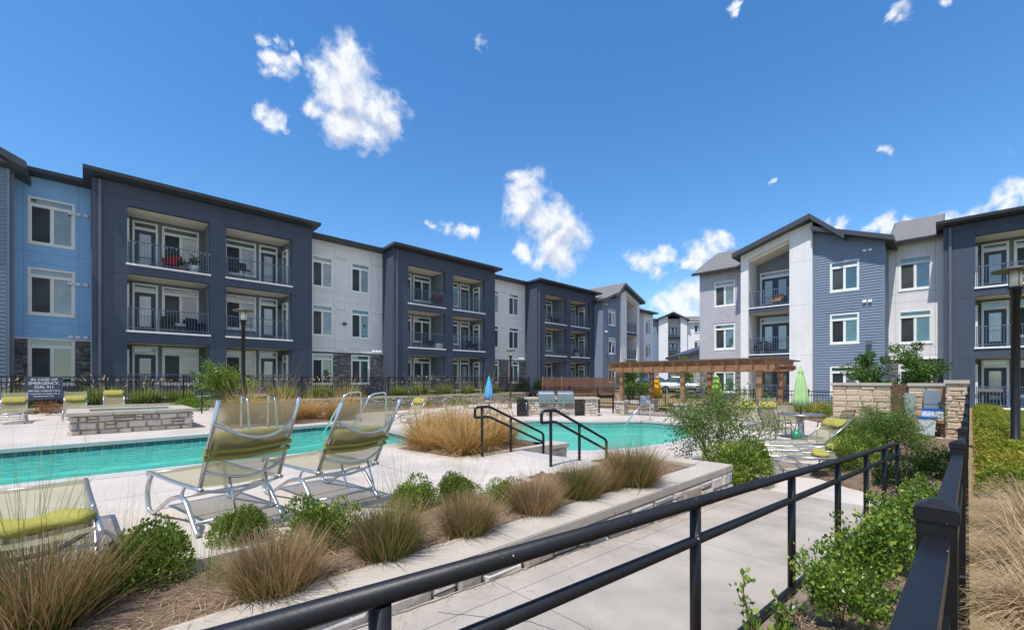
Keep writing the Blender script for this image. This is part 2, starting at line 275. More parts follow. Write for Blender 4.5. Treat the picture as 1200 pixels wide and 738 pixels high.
def water_mat():
    m = bpy.data.materials.new('pool_water'); m.use_nodes = True; t = m.node_tree; t.nodes.clear()
    co = N(t, 'ShaderNodeTexCoord')
    mp = N(t, 'ShaderNodeMapping'); mp.inputs['Scale'].default_value = (1.0, 1.8, 1); t.links.new(co.outputs['Object'], mp.inputs[0])
    n1 = N(t, 'ShaderNodeTexNoise', i_Scale=3.2, i_Detail=4.0, i_Distortion=0.8); t.links.new(mp.outputs[0], n1.inputs['Vector'])
    bu = N(t, 'ShaderNodeBump'); bu.inputs['Strength'].default_value = 0.6; bu.inputs['Distance'].default_value = 0.08; t.links.new(n1.outputs['Fac'], bu.inputs['Height'])
    gl = N(t, 'ShaderNodeBsdfGlossy'); gl.inputs['Roughness'].default_value = 0.04; t.links.new(bu.outputs[0], gl.inputs['Normal'])
    df = N(t, 'ShaderNodeBsdfDiffuse')
    # aqua water body; the soft lighter swirls are painted-in caustic light
    n2 = N(t, 'ShaderNodeTexNoise', i_Scale=5.0, i_Detail=5.0, i_Distortion=1.6); t.links.new(mp.outputs[0], n2.inputs['Vector'])
    cr = N(t, 'ShaderNodeValToRGB'); cr.color_ramp.elements[0].position = 0.35; cr.color_ramp.elements[0].color = (*srgb(72, 206, 186), 1)
    cr.color_ramp.elements[1].position = 0.7; cr.color_ramp.elements[1].color = (*srgb(150, 238, 220), 1)
    t.links.new(n2.outputs['Fac'], cr.inputs[0]); t.links.new(cr.outputs[0], df.inputs[0])
    tp = N(t, 'ShaderNodeBsdfTransparent'); tp.inputs[0].default_value = (0.42, 0.96, 0.88, 1)
    m1 = N(t, 'ShaderNodeMixShader'); m1.inputs[0].default_value = 0.6; t.links.new(df.outputs[0], m1.inputs[1]); t.links.new(tp.outputs[0], m1.inputs[2])
    fr = N(t, 'ShaderNodeFresnel'); fr.inputs[0].default_value = 1.33; t.links.new(bu.outputs[0], fr.inputs['Normal'])
    fm = N(t, 'ShaderNodeMath', operation='MULTIPLY'); fm.inputs[1].default_value = 0.75; t.links.new(fr.outputs[0], fm.inputs[0])
    m2 = N(t, 'ShaderNodeMixShader'); t.links.new(fm.outputs[0], m2.inputs[0]); t.links.new(m1.outputs[0], m2.inputs[1]); t.links.new(gl.outputs[0], m2.inputs[2])
    o = N(t, 'ShaderNodeOutputMaterial'); t.links.new(m2.outputs[0], o.inputs[0]); return m
WATER = water_mat()
def umb(name, c): return mat(name, c, 0.9, var=0.08, vscale=6, spec=0.15)
chips(BLACK, (.42, .40, .38), 38, .735); chips(BLACKR, (.5, .48, .46), 46, .745)
L_GOLD = leaf_mat('golden_feather_grass', [srgb(104, 96, 44), srgb(150, 116, 58), srgb(190, 150, 84), srgb(214, 176, 112), srgb(232, 204, 152)])
L_BROWN = leaf_mat('muhly_grass', [srgb(76, 92, 38), srgb(112, 122, 56), srgb(142, 124, 76), srgb(164, 128, 92), srgb(186, 150, 114), srgb(208, 180, 146)], 0.3)
L_DRY = leaf_mat('bleached_grass', [srgb(158, 130, 96), srgb(196, 170, 128), srgb(218, 196, 158), srgb(182, 158, 120), srgb(140, 118, 84)], 0.3)
L_FOUNT = leaf_mat('fountain_grass', [srgb(90, 116, 42), srgb(122, 146, 58), srgb(152, 166, 76), srgb(178, 170, 100)])
L_PLUME = leaf_mat('grass_plumes', [srgb(196, 170, 138), srgb(214, 190, 158)])
L_BOX = leaf_mat('boxwood_leaf', [srgb(76, 98, 38), srgb(106, 128, 48), srgb(138, 156, 62), srgb(164, 176, 84)], 0.25)
L_GLOSS = leaf_mat('glossy_leaf', [srgb(58, 92, 30), srgb(88, 122, 38), srgb(122, 150, 52), srgb(164, 176, 70)], 0.3, 0.35, 0.5)
L_AIRY = leaf_mat('grey_green_leaf', [srgb(70, 100, 38), srgb(98, 128, 50), srgb(130, 152, 72)], 0.3)
L_HEDGE = leaf_mat('yellow_green_leaf', [srgb(84, 108, 28), srgb(118, 138, 36), srgb(156, 162, 54), srgb(176, 150, 62)], 0.3)
L_TREE = leaf_mat('tree_leaf', [srgb(58, 84, 30), srgb(84, 114, 42), srgb(118, 146, 60)], 0.35)
L_BRIGHT = leaf_mat('bright_leaf', [srgb(110, 150, 30), srgb(140, 180, 44), srgb(164, 196, 70)], 0.4)
L_DARK = leaf_mat('dark_leaf', [srgb(36, 54, 24), srgb(52, 74, 32), srgb(70, 92, 40)], 0.25)
L_RED = leaf_mat('rusty_leaf', [srgb(128, 84, 52), srgb(150, 100, 64), srgb(110, 92, 48)], 0.3)
BARK = mat('bark', srgb(112, 96, 80), 0.95, var=0.25, vscale=12, bump=0.6)
# ------------------------------------------------------------------ helpers
def link(o, parent=None):
    COL.objects.link(o)
    if parent is not None: o.parent = parent
    return o
def tag(o, label=None, cat=None, group=None, kind=None):
    if label: o['label'] = label
    if cat: o['category'] = cat
    if group: o['group'] = group
    if kind: o['kind'] = kind
    return o
def thing(name, label, cat, loc=(0, 0, 0), rz=0.0, group=None):
    o = bpy.data.objects.new(name, None); o.location = loc; o.rotation_euler = (0, 0, rz); o.empty_display_size = 0.2
    link(o); return tag(o, label, cat, group)
def place(name, mesh, parent=None, loc=(0, 0, 0), rz=0.0, sc=None):
    o = bpy.data.objects.new(name, mesh); o.location = loc; o.rotation_euler = (0, 0, rz)
    if sc: o.scale = (sc, sc, sc) if not isinstance(sc, tuple) else sc
    return link(o, parent)
def copy_tree(o, parent=None):
    c = o.copy(); COL.objects.link(c)
    if parent is not None: c.parent = parent
    for ch in list(o.children): copy_tree(ch, c)
    return c
class MB:
    def __init__(s): s.v = []; s.f = []; s.m = []; s.t = []; s.sm = []
    def quad(s, a, b, c, d, m=0, t=0.5):
        n = len(s.v); s.v += [a, b, c, d]; s.f.append((n, n + 1, n + 2, n + 3)); s.m.append(m); s.t.append(t); s.sm.append(False)
    def box(s, x0, x1, y0, y1, z0, z1, m=0, t=0.5):
        if x0 > x1: x0, x1 = x1, x0
        if y0 > y1: y0, y1 = y1, y0
        if z0 > z1: z0, z1 = z1, z0
        n = len(s.v)
        s.v += [(x0, y0, z0), (x1, y0, z0), (x1, y1, z0), (x0, y1, z0), (x0, y0, z1), (x1, y0, z1), (x1, y1, z1), (x0, y1, z1)]
        for f in ((0, 3, 2, 1), (4, 5, 6, 7), (0, 1, 5, 4), (1, 2, 6, 5), (2, 3, 7, 6), (3, 0, 4, 7)):
            s.f.append(tuple(n + i for i in f)); s.m.append(m); s.t.append(t); s.sm.append(False)
        return s
    def hexa(s, p, m=0, t=0.5):      # eight corners: bottom ring, top ring
        n = len(s.v); s.v += [tuple(q) for q in p]
        for f in ((0, 3, 2, 1), (4, 5, 6, 7), (0, 1, 5, 4), (1, 2, 6, 5), (2, 3, 7, 6), (3, 0, 4, 7)):
            s.f.append(tuple(n + i for i in f)); s.m.append(m); s.t.append(t); s.sm.append(False)
        return s
    def beam(s, p, q, w, h, m=0):     # rectangular bar between two points, h vertical-ish
        p, q = Vector(p), Vector(q); d = (q - p).normalized()
        up = Vector((0, 0, 1)) if abs(d.z) < 0.95 else Vector((0, 1, 0))
        sd_ = d.cross(up).normalized() * (w / 2); u = sd_.cross(d).normalized() * (h / 2)
        return s.hexa([p - sd_ - u, p + sd_ - u, q + sd_ - u, q - sd_ - u, p - sd_ + u, p + sd_ + u, q + sd_ + u, q - sd_ + u], m)
    def tube(s, pts, r, n=8, m=0, cap=True, flat=1.0):
        pts = [Vector(p) for p in pts]; k = len(pts); rr = r if isinstance(r, (list, tuple)) else [r] * k
        base = len(s.v); ref = None
        for i, p in enumerate(pts):
            d = (pts[min(i + 1, k - 1)] - pts[max(i - 1, 0)]).normalized()
            if ref is None: ref = Vector((0, 0, 1)) if abs(d.z) < 0.9 else Vector((1, 0, 0))
            a = (ref - d * ref.dot(d)).normalized(); ref = a; b = d.cross(a)
            for j in range(n):
                th = 2 * math.pi * j / n; s.v.append(tuple(p + (a * math.cos(th) + b * math.sin(th) * flat) * rr[i]))
        for i in range(k - 1):
            for j in range(n):
                j2 = (j + 1) % n
                s.f.append((base + i * n + j, base + i * n + j2, base + (i + 1) * n + j2, base + (i + 1) * n + j)); s.m.append(m); s.t.append(0.5); s.sm.append(True)
        if cap:
            s.f.append(tuple(base + j for j in reversed(range(n)))); s.f.append(tuple(base + (k - 1) * n + j for j in range(n)))
            s.m += [m, m]; s.t += [0.5, 0.5]; s.sm += [False, False]
        return s
    def lathe(s, prof, n=16, m=0, c=(0, 0), fold=None, smooth=True):
        base = len(s.v); k = len(prof)
        for i, (r, z) in enumerate(prof):
            for j in range(n):
                th = 2 * math.pi * j / n; q = r * (fold(th, z) if fold else 1)
                s.v.append((c[0] + q * math.cos(th), c[1] + q * math.sin(th), z))
        for i in range(k - 1):
            for j in range(n):
                j2 = (j + 1) % n
                s.f.append((base + i * n + j, base + i * n + j2, base + (i + 1) * n + j2, base + (i + 1) * n + j)); s.m.append(m); s.t.append(0.5); s.sm.append(smooth)
        s.f.append(tuple(base + j for j in reversed(range(n)))); s.f.append(tuple(base + (k - 1) * n + j for j in range(n)))
        s.m += [m, m]; s.t += [0.5, 0.5]; s.sm += [False, False]
        return s
    def prism(s, poly, z0, z1, m=0, axis='z'):
        n = len(poly); b = len(s.v)
        f = {'z': lambda p, h: (p[0], p[1], h), 'y': lambda p, h: (p[0], h, p[1]), 'x': lambda p, h: (h, p[0], p[1])}[axis]
        s.v += [f(p, z0) for p in poly] + [f(p, z1) for p in poly]
        s.f.append(tuple(b + i for i in reversed(range(n)))); s.f.append(tuple(b + n + i for i in range(n)))
        for i in range(n): s.f.append((b + i, b + (i + 1) % n, b + n + (i + 1) % n, b + n + i))
        s.m += [m] * (n + 2); s.t += [0.5] * (n + 2); s.sm += [False] * (n + 2)
        return s
    def mesh(s, name, mats, bevel=0.0):
        me = bpy.data.meshes.new(name); me.from_pydata(s.v, [], s.f)
        for mm in (mats if isinstance(mats, (list, tuple)) else [mats]): me.materials.append(mm)
        me.polygons.foreach_set('material_index', s.m); me.polygons.foreach_set('use_smooth', s.sm)
        at = me.attributes.new('tint', 'FLOAT', 'FACE'); at.data.foreach_set('value', s.t)
        bm = bmesh.new(); bm.from_mesh(me); bmesh.ops.recalc_face_normals(bm, faces=bm.faces)
        if bevel:
            bmesh.ops.bevel(bm, geom=[e for e in bm.edges if len(e.link_faces) == 2 and e.calc_face_angle(0) > 0.6], offset=bevel, segments=2, affect='EDGES', clamp_overlap=True)
        bm.to_mesh(me); bm.free(); me.update(); return me
    def obj(s, name, mats, parent=None, loc=(0, 0, 0), rz=0.0, bevel=0.0):
        return place(name, s.mesh(name, mats, bevel), parent, loc, rz)
def np_mesh(name, V, F, tint, mats, midx=None):
    me = bpy.data.meshes.new(name); nv, nf = len(V), len(F); k = F.shape[1]
    me.vertices.add(nv); me.vertices.foreach_set('co', V.astype(np.float32).ravel())
    me.loops.add(nf * k); me.loops.foreach_set('vertex_index', F.astype(np.int32).ravel())
    me.polygons.add(nf); me.polygons.foreach_set('loop_start', np.arange(nf, dtype=np.int32) * k)
    for mm in (mats if isinstance(mats, (list, tuple)) else [mats]): me.materials.append(mm)
    if midx is not None: me.polygons.foreach_set('material_index', midx.astype(np.int32))
    me.update(calc_edges=True)
    at = me.attributes.new('tint', 'FLOAT', 'FACE'); at.data.foreach_set('value', tint.astype(np.float32)); me.validate(); return me
def curve_pts(pts, n=6):
    """smooth path through points (Catmull-Rom)"""
    P = [Vector(p) for p in pts]; P = [P[0] * 2 - P[1]] + P + [P[-1] * 2 - P[-2]]; out = []
    for i in range(1, len(P) - 2):
        a, b, c, d = P[i - 1], P[i], P[i + 1], P[i + 2]
        for k in range(n):
            t = k / n; out.append(0.5 * ((2 * b) + (c - a) * t + (2 * a - 5 * b + 4 * c - d) * t * t + (3 * b - a - 3 * c + d) * t ** 3))
    out.append(P[-2]); return out
def fillet(pts, r, n=4):
    P = [Vector(p) for p in pts]; out = [P[0]]
    for i in range(1, len(P) - 1):
        a, b, c = P[i - 1], P[i], P[i + 1]; u = (a - b); v = (c - b); rr = min(r, u.length * 0.45, v.length * 0.45)
        p, q = b + u.normalized() * rr, b + v.normalized() * rr
        for k in range(n + 1):
            t = k / n; out.append(p * (1 - t) ** 2 + b * 2 * t * (1 - t) + q * t * t)
    out.append(P[-1]); return out

# ---- plants
def unit(v): return v / np.maximum(np.linalg.norm(v, axis=-1, keepdims=True), 1e-9)
def leaves_arr(P, D, size, rng, wid=0.5, fold=0.25):
    """one folded diamond per leaf: P base points, D directions"""
    n = len(P); D = unit(D); r = rng.normal(size=(n, 3)); S = unit(np.cross(D, r)); U = np.cross(S, D)
    s = np.asarray(size).reshape(-1, 1) * np.ones((n, 1))
    mid = P + D * s * 0.5 - U * s * fold * 0.3
    V = np.stack([P, mid + S * s * wid / 2, P + D * s, mid - S * s * wid / 2], 1).reshape(-1, 3)
    F = np.arange(n * 4).reshape(n, 4); return V, F
def blades_arr(base, az, lean, length, width, droop, rng, seg=4):
    """grass blades that leave the base at an angle and arch over"""
    n = len(base); dirh = np.stack([np.cos(az), np.sin(az), np.zeros(n)], 1); side = np.stack([-np.sin(az), np.cos(az), np.zeros(n)], 1)
    tw = rng.uniform(-0.9, 0.9, n)[:, None]; side = unit(side + dirh * tw)
    p = base.copy(); rows = []; ang = lean.copy(); step = length / seg
    for i in range(seg + 1):
        w = (width * (1 - (i / seg) ** 1.5 * 0.92))[:, None]
        rows.append(p - side * w / 2); rows.append(p + side * w / 2)
        d = dirh * np.sin(ang)[:, None] + np.array([0, 0, 1.0]) * np.cos(ang)[:, None]
        p = p + d * step[:, None]; ang = ang + droop / seg
    V = np.stack(rows, 1).reshape(-1, 3); k = 2 * (seg + 1); o = (np.arange(n) * k)[:, None]
    F = np.concatenate([np.stack([o + 2 * i, o + 2 * i + 1, o + 2 * i + 3, o + 2 * i + 2], 2).reshape(-1, 4) for i in range(seg)], 0)
    order = np.tile(np.arange(n), seg); return V, F, order
def grass_mesh(name, seed, n, r0, length, lean, droop, width, mat_, tlo=0.0, thi=1.0, seg=4, wisps=0, extra=None, wtint=(0.0, 0.3)):
    rng = np.random.default_rng(seed)
    rad = r0 * np.sqrt(rng.uniform(0, 1, n)); az0 = rng.uniform(0, 2 * math.pi, n)
    base = np.stack([rad * np.cos(az0), rad * np.sin(az0), np.zeros(n)], 1); az = az0 + rng.normal(0, 0.5, n)
    ln = length * rng.uniform(0.5, 1.1, n); le = np.clip(rng.normal(lean, lean * 0.55, n), 0.02, 1.35) * (0.35 + 0.9 * rad / r0)
    V, F, o = blades_arr(base, az, le, ln, width * rng.uniform(0.6, 1.3, n), droop * rng.uniform(0.4, 1.5, n), rng, seg)
    hue = rng.uniform(tlo, thi, n) * .7 + 0.1 * np.sin(az0 * 2 + seed); T = np.clip(hue[o] + np.repeat(np.arange(seg), n) / seg * .42, 0, 1)
    if wisps:
        b2 = base[:wisps] * 0.6; V2, F2, o2 = blades_arr(b2, rng.uniform(0, 6.28, wisps), np.clip(rng.normal(0.35, 0.2, wisps), 0.05, 0.9), length * rng.uniform(1.2, 1.9, wisps), np.full(wisps, width * 0.6), rng.uniform(0.1, 0.6, wisps), rng, seg)
        F = np.concatenate([F, F2 + len(V)]); V = np.concatenate([V, V2]); T = np.concatenate([T, rng.uniform(*wtint, wisps)[o2]])
    M = np.zeros(len(F)); mats = [mat_]
    if extra:
        k, pl, pw, pm = extra; b2 = base[:k] * 0.5
        V2, F2, o2 = blades_arr(b2, az[:k], np.clip(rng.normal(0.4, 0.2, k), 0.05, 0.8), np.full(k, length * 1.25) * rng.uniform(0.85, 1.1, k), np.full(k, 0.004), np.full(k, 0.4), rng, seg)
        tips = V2.reshape(k, -1, 3)[:, -1]; V3, F3, o3 = blades_arr(tips, az[:k], rng.uniform(0.4, 1.0, k), np.full(k, pl), np.full(k, pw), np.full(k, 0.6), rng, 3)
        F = np.concatenate([F, F2 + len(V), F3 + len(V) + len(V2)]); V = np.concatenate([V, V2, V3]); T = np.concatenate([T, np.full(len(F2), 0.5), rng.uniform(0, 1, k)[o3]])
        M = np.concatenate([M, np.ones(len(F2)), np.ones(len(F3))]); mats = [mat_, pm]
    return np_mesh(name, V, F, T, mats, M)
def bush_mesh(name, seed, rx, rz, n, leaf, mat_, lumps=7, fill=0.55, wid=0.55, flat=0.0, up=0.5, ragged=0.12, tpow=1.0):
    """leaves spread through a lumpy volume standing on the ground"""
    rng = np.random.default_rng(seed)
    c = rng.normal(size=(lumps, 3)); c = unit(c) * rng.uniform(0.25, 0.62, (lumps, 1)); c[:, 2] = np.abs(c[:, 2]) * 0.9
    cr = rng.uniform(0.38, 0.6, lumps); k = rng.integers(0, lumps, n)
    d = unit(rng.normal(size=(n, 3))); d[:, 2] = np.where(d[:, 2] < -0.3, -d[:, 2], d[:, 2])
    rr = cr[k] * (fill + (1 - fill) * rng.uniform(0, 1, n) ** 0.5) * (1 + rng.normal(0, ragged, n))
    P = c[k] + d * rr[:, None]; hmax = (c[:, 2] + cr).max(); rmax = np.linalg.norm(c[:, :2], axis=1).max() + 0.45
    P[:, :2] *= rx / rmax; P[:, 2] = np.maximum(P[:, 2], 0.02) * rz / hmax
    D = d + rng.normal(0, 0.45, (n, 3)) + np.array([0, 0, up]); V, F = leaves_arr(P, D, leaf * rng.uniform(0.6, 1.3, n), rng, wid)
    tone = rng.uniform(0, 1, lumps)[k] * 0.45 + rng.uniform(0, 1, n) * 0.55
    return np_mesh(name, V, F, np.clip(tone ** tpow, 0, 1), mat_)
def stems(mb, rng, base, n, h, spread, r, levels=2, m=0):
    """branching stems; returns the twig tips and directions"""
    tips = []
    def grow(p, d, L, rad, lev):
        q = [p]; dd = d.copy()
        for i in range(4):
            dd = unit(dd + rng.normal(0, 0.16, 3) + np.array([0, 0, 0.05])); q.append(q[-1] + dd * L / 4)
        mb.tube([tuple(x) for x in q], [rad, rad * .9, rad * .8, rad * .7, rad * .55], 5, m, cap=False)
        if lev == 0:
            for i in range(1, 5): tips.append((q[i], dd))
            return
        tips.append((q[4], dd))
        for j in range(3):
            s = q[2 + (j % 3)]; nd = unit(dd + rng.normal(0, 0.65, 3)); grow(s, nd, L * rng.uniform(0.5, 0.75), rad * 0.55, lev - 1)
    for i in range(n):
        az = 2 * math.pi * (i + rng.uniform(-.3, .3)) / n; lean = rng.uniform(0.1, spread)
        grow(np.array(base, float) + rng.normal(0, 0.02, 3) * np.array([1, 1, 0]), np.array([math.sin(lean) * math.cos(az), math.sin(lean) * math.sin(az), math.cos(lean)]), h * rng.uniform(0.4, 0.6), r, levels)
    return tips
def leafy(name, label, cat, loc, seed, n, h, spread, r, leaf, per, lmat, levels=2, group=None, wid=0.5, scatter=0.08, sc=1.0, rz=0.0, up=0.3):
    """open shrub: stems and the leaves that grow along them"""
    rng = np.random.default_rng(seed); t = thing(name, label, cat, loc, rz, group); mb = MB(); tips = stems(mb, rng, (0, 0, 0), n, h, spread, r, levels)
    st = mb.obj('stem', BARK, t)
    P = np.repeat(np.array([x[0] for x in tips]), per, 0); D = np.repeat(np.array([x[1] for x in tips]), per, 0); k = len(P)
    P = P + rng.normal(0, scatter, (k, 3)); P[:, 2] = np.maximum(P[:, 2], 0.03); D = D * 0.6 + rng.normal(0, 0.7, (k, 3)) + np.array([0, 0, up])
    V, F = leaves_arr(P, D, leaf * rng.uniform(0.6, 1.25, k), rng, wid)
    fo = place('foliage', np_mesh('foliage', V, F, rng.uniform(0, 1, k), lmat), t); t.scale = (sc, sc, sc); return t
def tree(name, label, loc, seed, h, crown, leaf, lmat, nleaf=3000, group=None, trunk_r=0.06):
    rng = np.random.default_rng(seed); t = thing(name, label, 'tree', loc, 0, group); mb = MB()
    th = h * 0.42; pts = [(0, 0, -0.1), (0.03, 0.02, th * .5), (-0.02, 0.03, th), (0.02, 0, h * .75)]
    mb.tube(curve_pts(pts, 4), [trunk_r * (1 - 0.06 * i) for i in range(13)], 7); tips = []
    for i in range(9):
        z = th * rng.uniform(0.75, 1.6); az = i * 2.4; L = crown * rng.uniform(0.6, 1.0); d = np.array([math.cos(az), math.sin(az), rng.uniform(0.35, 1.1)]); d = d / np.linalg.norm(d)
        q = [np.array([0, 0, z])]
        for k in range(4): d = unit(d + rng.normal(0, 0.15, 3)); q.append(q[-1] + d * L / 4)
        mb.tube([tuple(x) for x in q], [trunk_r * .45, trunk_r * .38, trunk_r * .3, trunk_r * .2, trunk_r * .1], 5, cap=False); tips += q[1:]
    tips.append(np.array([0, 0, h * .85])); mb.obj('trunk', BARK, t)
    tips = np.array(tips); k = rng.integers(0, len(tips), nleaf); cl = rng.uniform(0.18, 0.42, len(tips)) * crown * 0.8
    d = unit(rng.normal(size=(nleaf, 3))); P = tips[k] + d * (cl[k] * rng.uniform(0.2, 1, nleaf) ** 0.6)[:, None]; P[:, 2] = np.clip(P[:, 2], th * .55, h)
    V, F = leaves_arr(P, d + rng.normal(0, 0.6, (nleaf, 3)) + np.array([0, 0, -0.2]), leaf * rng.uniform(0.6, 1.3, nleaf), rng, 0.55)
    tone = rng.uniform(0, 1, len(tips))[k] * 0.5 + rng.uniform(0, 0.5, nleaf)
    place('crown', np_mesh('crown', V, F, tone, lmat), t); return t

# ---- masonry: blocks of irregular size in courses, face towards -y, x along, z up
def stones(mb, x0, x1, z0, z1, y=0.0, seed=1, hmin=0.08, hmax=0.2, wmin=0.14, wmax=0.5, rough=0.03, gap=0.012, m=0, back=0.06, end=None):
    rg = random.Random(seed); z = z0
    while z < z1 - 0.02:
        h = min(rg.uniform(hmin, hmax), z1 - z)
        if z1 - (z + h) < hmin * 0.6: h = z1 - z
        x = x0 + 0.0
        while x < x1 - 0.01:
            w = min(rg.uniform(wmin, wmax), x1 - x)
            if x1 - (x + w) < wmin * 0.6: w = x1 - x
            pieces = [(z, h)]
            if h > hmin * 1.5 and rg.random() < 0.4: q = h * rg.uniform(0.4, 0.6); pieces = [(z, q), (z + q, h - q)]
            for (zz, hh) in pieces:
                g = gap / 2; a, b, c, d = x + g, x + w - g, zz + g, zz + hh - g; t = rg.random()
                j = lambda s: rg.uniform(-s, s)
                o = [(a + j(g), y, c + j(g)), (b + j(g), y, c + j(g)), (b + j(g), y, d + j(g)), (a + j(g), y, d + j(g))]
                iw, ih = min(0.03, (b - a) * .2), min(0.025, (d - c) * .22); p = rg.uniform(0.3, 1.0) * rough
                inn = [(a + iw, y - p - abs(j(rough * .4)), c + ih), (b - iw, y - p - abs(j(rough * .4)), c + ih), (b - iw, y - p - abs(j(rough * .4)), d - ih), (a + iw, y - p - abs(j(rough * .4)), d - ih)]
                bk = [(q[0], y + back, q[2]) for q in o]; n = len(mb.v); mb.v += o + inn + bk
                fs = [(4, 5, 6, 7)] + [(i, (i + 1) % 4, 4 + (i + 1) % 4, 4 + i) for i in range(4)] + [(8 + i, 8 + (i + 1) % 4, (i + 1) % 4, i) for i in range(4)]
                for f in fs: mb.f.append(tuple(n + i for i in f)); mb.m.append(m); mb.t.append(t); mb.sm.append(False)
            x += w
        z += h
def turn(mb, i0, rz, off):
    """rotate and shift the vertices added since index i0"""
    c, s = math.cos(rz), math.sin(rz)
    for i in range(i0, len(mb.v)):
        x, y, z = mb.v[i]; mb.v[i] = (x * c - y * s + off[0], x * s + y * c + off[1], z + off[2])
def stone_box(mb, x0, x1, y0, y1, z0, z1, seed, **kw):
    """a stone-faced body: mortar core with block faces on four sides (stones slot 0, mortar slot 1)"""
    mb.box(x0 + .03, x1 - .03, y0 + .03, y1 - .03, z0, z1 - 0.002, 1)
    for rz, off, L in ((0, (x0, y0 + .02, 0), x1 - x0), (math.pi / 2, (x1 - .02, y0, 0), y1 - y0), (math.pi, (x1, y1 - .02, 0), x1 - x0), (-math.pi / 2, (x0 + .02, y1, 0), y1 - y0)):
        i = len(mb.v); stones(mb, 0, L, z0, z1, 0, seed, **kw); turn(mb, i, rz, off); seed += 1
def cap_slabs(mb, x0, x1, y0, y1, z0, z1, n, m=0, gap=0.006):
    w = (x1 - x0) / n
    for i in range(n): mb.box(x0 + i * w + gap / 2, x0 + (i + 1) * w - gap / 2, y0, y1, z0, z1, m)
# ------------------------------------------------------------------ ground, decks, pools
def struct(o): o['kind'] = 'structure'; return o
def spline_loop(pts, n=6):
    out = []; k = len(pts)
    for i in range(k):
        a, b, c, d = [Vector((*pts[(i + j - 1) % k], 0)) for j in range(4)]
        for q in range(n):
            t = q / n; v = 0.5 * ((2 * b) + (c - a) * t + (2 * a - 5 * b + 4 * c - d) * t * t + (3 * b - a - 3 * c + d) * t ** 3); out.append((v.x, v.y))
    return out
def rounded(poly, r, n=5):
    out = []; k = len(poly)
    for i in range(k):
        a, b, c = Vector(poly[i - 1]), Vector(poly[i]), Vector(poly[(i + 1) % k]); u, v = (a - b), (c - b)
        rr = min(r, u.length * .45, v.length * .45); p, q = b + u.normalized() * rr, b + v.normalized() * rr
        for j in range(n + 1):
            t = j / n; w = p * (1 - t) ** 2 + b * 2 * t * (1 - t) + q * t * t; out.append((w.x, w.y))
    return out
def grow(poly, d):
    """offset a closed outline outwards (positive) by d"""
    k = len(poly); ar = sum(poly[i][0] * poly[(i + 1) % k][1] - poly[(i + 1) % k][0] * poly[i][1] for i in range(k)); sg = 1 if ar > 0 else -1; out = []
    for i in range(k):
        a, b, c = Vector(poly[i - 1]), Vector(poly[i]), Vector(poly[(i + 1) % k]); t = (c - a).normalized(); out.append((b.x + t.y * d * sg, b.y - t.x * d * sg))
    return out
def sheet(name, outer, holes, z, m, skirt=0.0, hole_skirt=0.0, zf=None):
    bm = bmesh.new(); loops = []
    for lp in [outer] + holes:
        vsx = [bm.verts.new((p[0], p[1], z)) for p in lp]; es = [bm.edges.new((vsx[i], vsx[(i + 1) % len(vsx)])) for i in range(len(vsx))]; loops.append((vsx, es))
    if holes: bmesh.ops.triangle_fill(bm, use_beauty=True, use_dissolve=False, edges=[e for l in loops for e in l[1]])
    else: bm.faces.new(loops[0][0])
    for i, (vsx, es) in enumerate(loops):
        dz = skirt if i == 0 else hole_skirt
        if dz:
            lo = [bm.verts.new((v.co.x, v.co.y, z - dz)) for v in vsx]
            for j in range(len(vsx)): bm.faces.new((vsx[j], vsx[(j + 1) % len(vsx)], lo[(j + 1) % len(vsx)], lo[j]))
    bmesh.ops.recalc_face_normals(bm, faces=bm.faces)
    if sum(f.normal.z * f.calc_area() for f in bm.faces) < 0: bmesh.ops.reverse_faces(bm, faces=bm.faces)
    if zf:
        for v in bm.verts: v.co.z += zf(v.co.x, v.co.y)
    me = bpy.data.meshes.new(name); bm.to_mesh(me); bm.free(); me.materials.append(m)
    return struct(place(name, me))
UP = rounded([(-14, 7.75), (-0.5, 7.75), (2.3, 7.6), (4.9, 7.35), (5.35, 9.5), (5.25, 12.1), (1.9, 11.75), (-14, 11.85)], 0.8)
LP = spline_loop([(8.2, 6.8), (9.6, 5.7), (12, 5.35), (14.6, 5.9), (16.2, 7.2), (16.5, 8.8), (14.9, 10.2), (13.6, 12.2), (11.2, 12.6), (9.7, 10.6), (8.5, 8.8)], 6)
sheet('ground', [(-1500, -1500), (1500, -1500), (1500, 1500), (-1500, 1500)], [grow(UP, 0.5), grow(LP, 0.5)], -0.06, SOIL)
sheet('lower_deck', [(6.38, -0.2), (23.2, -0.2), (23.2, 22.75), (6.38, 22.75)], [LP], 0.0, DECKU, 0.1, 0.12)
UPO = [(-16, 4.0), (3.2, 3.6), (5.1, 3.55), (5.1, 5.35), (6.4, 5.35), (6.4, 22.75), (-16, 22.75)]
sheet('upper_deck', UPO, [UP], 0.5, DECKU, 0.6, 0.12)
